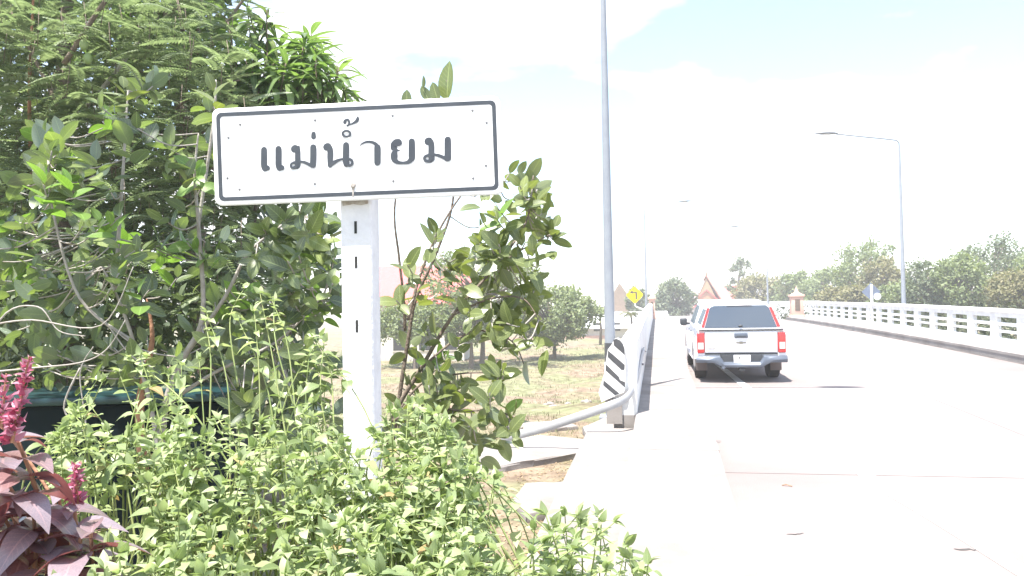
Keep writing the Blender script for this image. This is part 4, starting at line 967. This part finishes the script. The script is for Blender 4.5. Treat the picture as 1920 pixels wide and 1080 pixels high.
dp = [leaf_proto(1, .45, 'oval', .25, .2, 3)]
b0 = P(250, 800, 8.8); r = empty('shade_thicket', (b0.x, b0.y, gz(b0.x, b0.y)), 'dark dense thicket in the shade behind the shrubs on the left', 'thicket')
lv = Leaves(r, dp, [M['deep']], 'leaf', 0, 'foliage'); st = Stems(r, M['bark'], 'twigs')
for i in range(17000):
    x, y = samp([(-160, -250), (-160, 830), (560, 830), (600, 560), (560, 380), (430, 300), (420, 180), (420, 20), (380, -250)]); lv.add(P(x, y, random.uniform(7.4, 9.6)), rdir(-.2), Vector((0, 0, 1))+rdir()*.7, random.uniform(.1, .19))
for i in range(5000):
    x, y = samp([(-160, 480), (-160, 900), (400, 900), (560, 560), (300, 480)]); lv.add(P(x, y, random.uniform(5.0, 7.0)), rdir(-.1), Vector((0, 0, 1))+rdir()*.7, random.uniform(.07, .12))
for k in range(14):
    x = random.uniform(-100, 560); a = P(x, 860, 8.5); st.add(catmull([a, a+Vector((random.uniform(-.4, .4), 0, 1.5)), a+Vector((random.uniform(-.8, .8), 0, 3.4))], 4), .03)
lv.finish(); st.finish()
# made-up teal box, its near-black body painted in place of deep shadow
c = P(215, 900, 4.7); c.z = gz(c.x, c.y); r = empty('shadow_box', c, 'near-black box standing in for deep shadow, with a teal rim, behind the left bushes', 'bin'); r.rotation_euler = (0, 0, YAW+.1)
tz = P(215, 742, 4.7).z-c.z
box('body', -.85, .62, 0, .7, -.02, tz-.05, M['teal'], r, .03); box('rim', -.89, .66, -.04, .74, tz-.049, tz, M['tealrim'], r, .015)

# ---------------------------------------------------------------- far trees
tp_ = [leaf_proto(1, .6, 'oval', .2, .3, 2)]
def far_tree(name, label, cat, px, pyb, pyt, wpx, z, mt, n, group=None, zb=-1.9, seed=0, sparse=.0, trunk=.3, elong=1):
    random.seed(seed+11); top_ = P(px, pyt, z); b = Vector((top_.x, top_.y, zb)); H = top_.z-zb; Wm = wpx/FPX*z/2
    r = empty(name, b, label, cat, group); th = (P(px, pyb, z).z-zb)
    bm = bmesh.new(); tube(bm, catmull([b, b+Vector((.1, 0, max(th, .5)*.6)), b+Vector((0, .1, H*.75))], 5), [.22*trunk/.3*(1-.085*k) for k in range(11)], 7); obj('trunk', bm, M['bark'], r, world=True, smooth=True)
    lv = Leaves(r, tp_, [mt], 'leaf', 0, 'crown'); st = Stems(r, M['bark'], 'limbs'); cb = max(th, H*.15) if th > 0 else H*.12
    nc = max(14, n//60)
    cz = (cb+H)/2; rzz = (H-cb)/2
    for c_ in range(nc):
        d = rdir(); rr = random.uniform(.45, 1)**.6; q = b+Vector((d.x*Wm*rr*random.uniform(.8, 1.12), d.y*Wm*rr, cz+d.z*rzz*rr)); cr_ = random.uniform(.18, .34)*min(Wm, rzz*1.2)
        if sparse and random.random() < sparse: continue
        st.add([b+Vector((0, 0, cb*.7+.3*(q.z-b.z))), q], [.07, .02])
        for k in range(n//nc):
            e = rdir(); lv.add(q+e*cr_*random.random()**.4, rdir(-.2), e+Vector((0, 0, .6))+rdir()*.4, random.uniform(.75, 1.3)*z*.0042)
    lv.finish(); st.finish(); return r
T = 'trees beyond the bridge'
far_tree('shade_tree', 'broad pale green tree at the far side of the dry field', 'tree', 1035, 640, 540, 180, 58, M['treeA'], 12000, seed=1)
far_tree('shade_tree', 'light green tree seen through the oval leaved shrub', 'tree', 900, 590, 470, 240, 52, M['treeA'], 6500, seed=2)
far_tree('dark_tree', 'dark green round tree standing behind the far left lamp post', 'tree', 1262, 600, 526, 80, 105, M['treeB'], 5500, seed=3)
far_tree('dark_tree', 'small dark green tree behind the yellow warning sign', 'tree', 1195, 605, 538, 46, 105, M['treeB'], 2200, seed=4)
far_tree('sparse_tree', 'tall thin grey tree rising above the truck roof', 'tree', 1384, 560, 486, 52, 125, M['treeB'], 1500, seed=5, sparse=.35)
far_tree('olive_tree', 'brownish olive tree directly behind the farthest lamp post', 'tree', 1430, 590, 515, 110, 110, M['treeC'], 5000, seed=6)
for i, (px, pt, w, z, mt, lab) in enumerate((
    (1490, 510, 90, 105, 'treeA', 'green tree between the farthest lamp post and the salmon pillar'),
    (1552, 505, 110, 100, 'treeA', 'low green tree left of the tall one behind the railing'),
    (1622, 450, 125, 85, 'treeA', 'tall green tree left of the right lamp post'),
    (1655, 480, 90, 80, 'treeC', 'olive tree behind the grey diamond sign back'),
    (1742, 492, 110, 60, 'treeB', 'dense dark green tree just right of the right lamp post'),
    (1800, 480, 120, 58, 'treeA', 'green tree second from the right edge behind the railing'),
    (1855, 444, 160, 66, 'treeB', 'tall pale grey green tree near the right edge'),
    (1905, 510, 110, 52, 'treeC', 'yellowish olive tree at the right edge behind the railing'),
    (1690, 530, 110, 70, 'treeA', 'low bushy tree around the foot of the right lamp post'),
    (1590, 535, 120, 75, 'treeC', 'low olive tree left of the grey diamond sign'),
    (1970, 470, 140, 60, 'treeA', 'green tree cut by the right edge of the picture'))):
    far_tree('riverside_tree', lab, 'tree', px, 600, pt, w, z, M[mt], 6000 if w > 100 else 4500, T, seed=20+i)
far_tree('field_bush', 'low olive bush in front of the red roofed hall', 'bush', 775, 640, 566, 190, 50, M['treeA'], 7500, seed=41)
far_tree('field_bush', 'low green bush at the foot of the tree behind the oval leaved shrub', 'bush', 880, 645, 575, 110, 50, M['treeA'], 3000, seed=42)
# undergrowth belt behind the railing
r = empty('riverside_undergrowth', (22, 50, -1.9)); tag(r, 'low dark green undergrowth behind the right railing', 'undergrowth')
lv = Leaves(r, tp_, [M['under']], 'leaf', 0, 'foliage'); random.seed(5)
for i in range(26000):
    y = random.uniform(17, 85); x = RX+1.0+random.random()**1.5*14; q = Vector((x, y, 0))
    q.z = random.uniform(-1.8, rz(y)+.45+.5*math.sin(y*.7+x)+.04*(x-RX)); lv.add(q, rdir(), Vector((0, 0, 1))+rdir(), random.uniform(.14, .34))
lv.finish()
# palms
def palm(px, pyt, z, label, n=14, ln=1.6):
    t = P(px, pyt, z); r = empty('palm_tree', (t.x, t.y, -1.9), label, 'palm')
    bm = bmesh.new(); tube(bm, [(t.x, t.y, -1.9), (t.x+.1, t.y, (t.z-1.9)/2), t], [.15, .12, .1], 7); obj('trunk', bm, M['bark'], r, world=True, smooth=True)
    lv = Leaves(r, [frond_proto(1, 12, .3, .09, .6)], [M['palm']], 'frond', 300)
    for k in range(n):
        a = k*2.4; lv.add(t, Vector((math.cos(a), math.sin(a), .7-.07*k)), Vector((0, 0, 1)), ln*random.uniform(.8, 1.1))
    lv.finish()
palm(1124, 578, 75, 'small palm left of the lamp pole against the white roof')
palm(1183, 588, 80, 'palm with hanging dry fronds below the yellow sign')

# ---------------------------------------------------------------- ground cover, litter, slabs
gp = [leaf_proto(1, .14, 'lance', .3, .1, 2)]
o_ = empty('dry_grass', (-8, 20, -1)); tag(o_, 'dry yellow green grass over the sloping field', 'grass', kind='stuff')
lv = Leaves(o_, gp, [M['drygrass']], 'blade', 0, 'blades'); random.seed(9)
for i in range(2600):
    u = random.random(); y = 12.5+u**1.6*60; x = random.uniform(-1.3-y*.42, -1.25)
    if math.sin(x*.8+y*.35)+math.sin(y*.9-x*.5)+random.gauss(0, .9) < .1: continue
    zc = gz(x, y); s_ = .05+.0028*y
    for k in range(9): lv.add((x+random.gauss(0, .15+.006*y), y+random.gauss(0, .2), zc-.01), Vector((random.gauss(0, .5), random.gauss(0, .5), 1)), rdir(), s_*random.uniform(.5, 1.5))
lv.finish()
for q in o_.children: q['kind'] = 'stuff'
o_ = empty('leaf_litter', (-1.5, 9, 0)); tag(o_, 'dry fallen leaves scattered on the pale ground beside the paving', 'leaves', kind='stuff')
lv = Leaves(o_, [leaf_proto(1, .5, 'oval', .3, .4, 2)], [leafmat('fallen leaf', [(.25, .16, .09), (.4, .28, .18), (.18, .15, .08)], .1, None, .8, .2, 0)], 'leaf', 0, 'litter')
for i in range(1500):
    px, py = samp([(880, 850), (960, 835), (1100, 840), (1104, 960), (1060, 1080), (860, 1080)]) if i % 3 else samp([(930, 812), (1130, 790), (1105, 960), (1000, 960)])
    q = PZ(px, py, 0); q.z = gz(q.x, q.y)+.012; lv.add(q, Vector((random.gauss(0, 1), random.gauss(0, 1), .15)), Vector((0, 0, 1))+rdir()*.3, random.uniform(.02, .06))
lv.finish()
def slab(pxs, zt, label, th=.14):
    pts = [PZ(x, y, zt) for x, y in pxs]; c = sum(pts, Vector())/len(pts); r = [p-c for p in pts]; bm = bmesh.new()
    loft(bm, [[p+Vector((0, 0, -th)) for p in r], [Vector(p) for p in r]])
    bmesh.ops.bevel(bm, geom=[e for e in bm.edges], offset=.025, segments=2, profile=.5, affect='EDGES')
    bmesh.ops.subdivide_edges(bm, edges=[e for e in bm.edges if e.calc_length() > .15], cuts=3, use_grid_fill=True)
    for v in bm.verts: v.co += Vector((random.uniform(-.012, .012), random.uniform(-.012, .012), random.uniform(-.008, .008)))
    o = obj('concrete_slab', bm, M['slab'], smooth=math.radians(35)); o.location = c; tag(o, label, 'slab', 'broken concrete slabs beside the paving'); return o
slab([(895, 838), (1010, 815), (1100, 822), (1102, 846), (1000, 862), (900, 880)], .03, 'broad rough concrete slab where the guard rail meets the ground')
slab([(985, 905), (1090, 900), (1098, 945), (985, 962), (960, 935)], .04, 'pale concrete slab beside the paving edge nearest the bushes')
slab([(1092, 800), (1132, 783), (1162, 783), (1158, 830), (1108, 832)], .13, 'small pale concrete block at the foot of the striped parapet end')
slab([(960, 792), (1060, 788), (1085, 798), (1000, 808)], .0, 'thin concrete ledge just behind the guard rail')
# rubble on field
random.seed(3)
for k in range(12):
    px, py = random.uniform(1000, 1120), random.uniform(710, 775); q = PZ(px, py, -.5); q.z = gz(q.x, q.y)
    bm = bmesh.new(); bmesh.ops.create_icosphere(bm, subdivisions=2, radius=random.uniform(.07, .2))
    for v in bm.verts: v.co *= random.uniform(.75, 1.15); v.co.z *= .55
    o = obj('rock', bm, M['slab'], smooth=math.radians(25)); o.location = q; tag(o, 'small pale rock in the dry field behind the guard rail', 'rock', 'pale rocks in the dry field')
# debris on the road edge
q = PZ(1315, 804, .28); bm = bmesh.new(); bmesh.ops.create_icosphere(bm, subdivisions=2, radius=.035)
for v in bm.verts: v.co *= random.uniform(.6, 1.2)
q.z = rz(q.y)+.02; o = obj('litter_scrap', bm, M['blackpaint']); o.location = (q.x, q.y, q.z); tag(o, 'small dark scrap lying beside the left kerb', 'litter')
q = PZ(1475, 913, .2); o = tag(obj('twig', (lambda b: (tube(b, [(-.04, .02, 0), (.0, 0, .01), (.05, -.02, 0)], .006, 5), b)[1])(bmesh.new()), M['rustbark']), 'tiny brown twig lying on the road', 'twig'); o.location = (q.x, q.y, rz(q.y)+.008)

# ---------------------------------------------------------------- haze
bm = bmesh.new(); bbox(bm, -430, 430, -210, 460, -4.5, 16)
m = bpy.data.materials.new('haze air'); m.use_nodes = True; t = m.node_tree; t.nodes.clear()
pv = N(t, 'ShaderNodeVolumePrincipled'); pv.inputs['Color'].default_value = (.97, .985, 1, 1); pv.inputs['Density'].default_value = .0018; pv.inputs['Anisotropy'].default_value = .2
mo = N(t, 'ShaderNodeOutputMaterial'); t.links.new(pv.outputs[0], mo.inputs['Volume'])
tag(obj('haze', bm, m), kind='stuff')
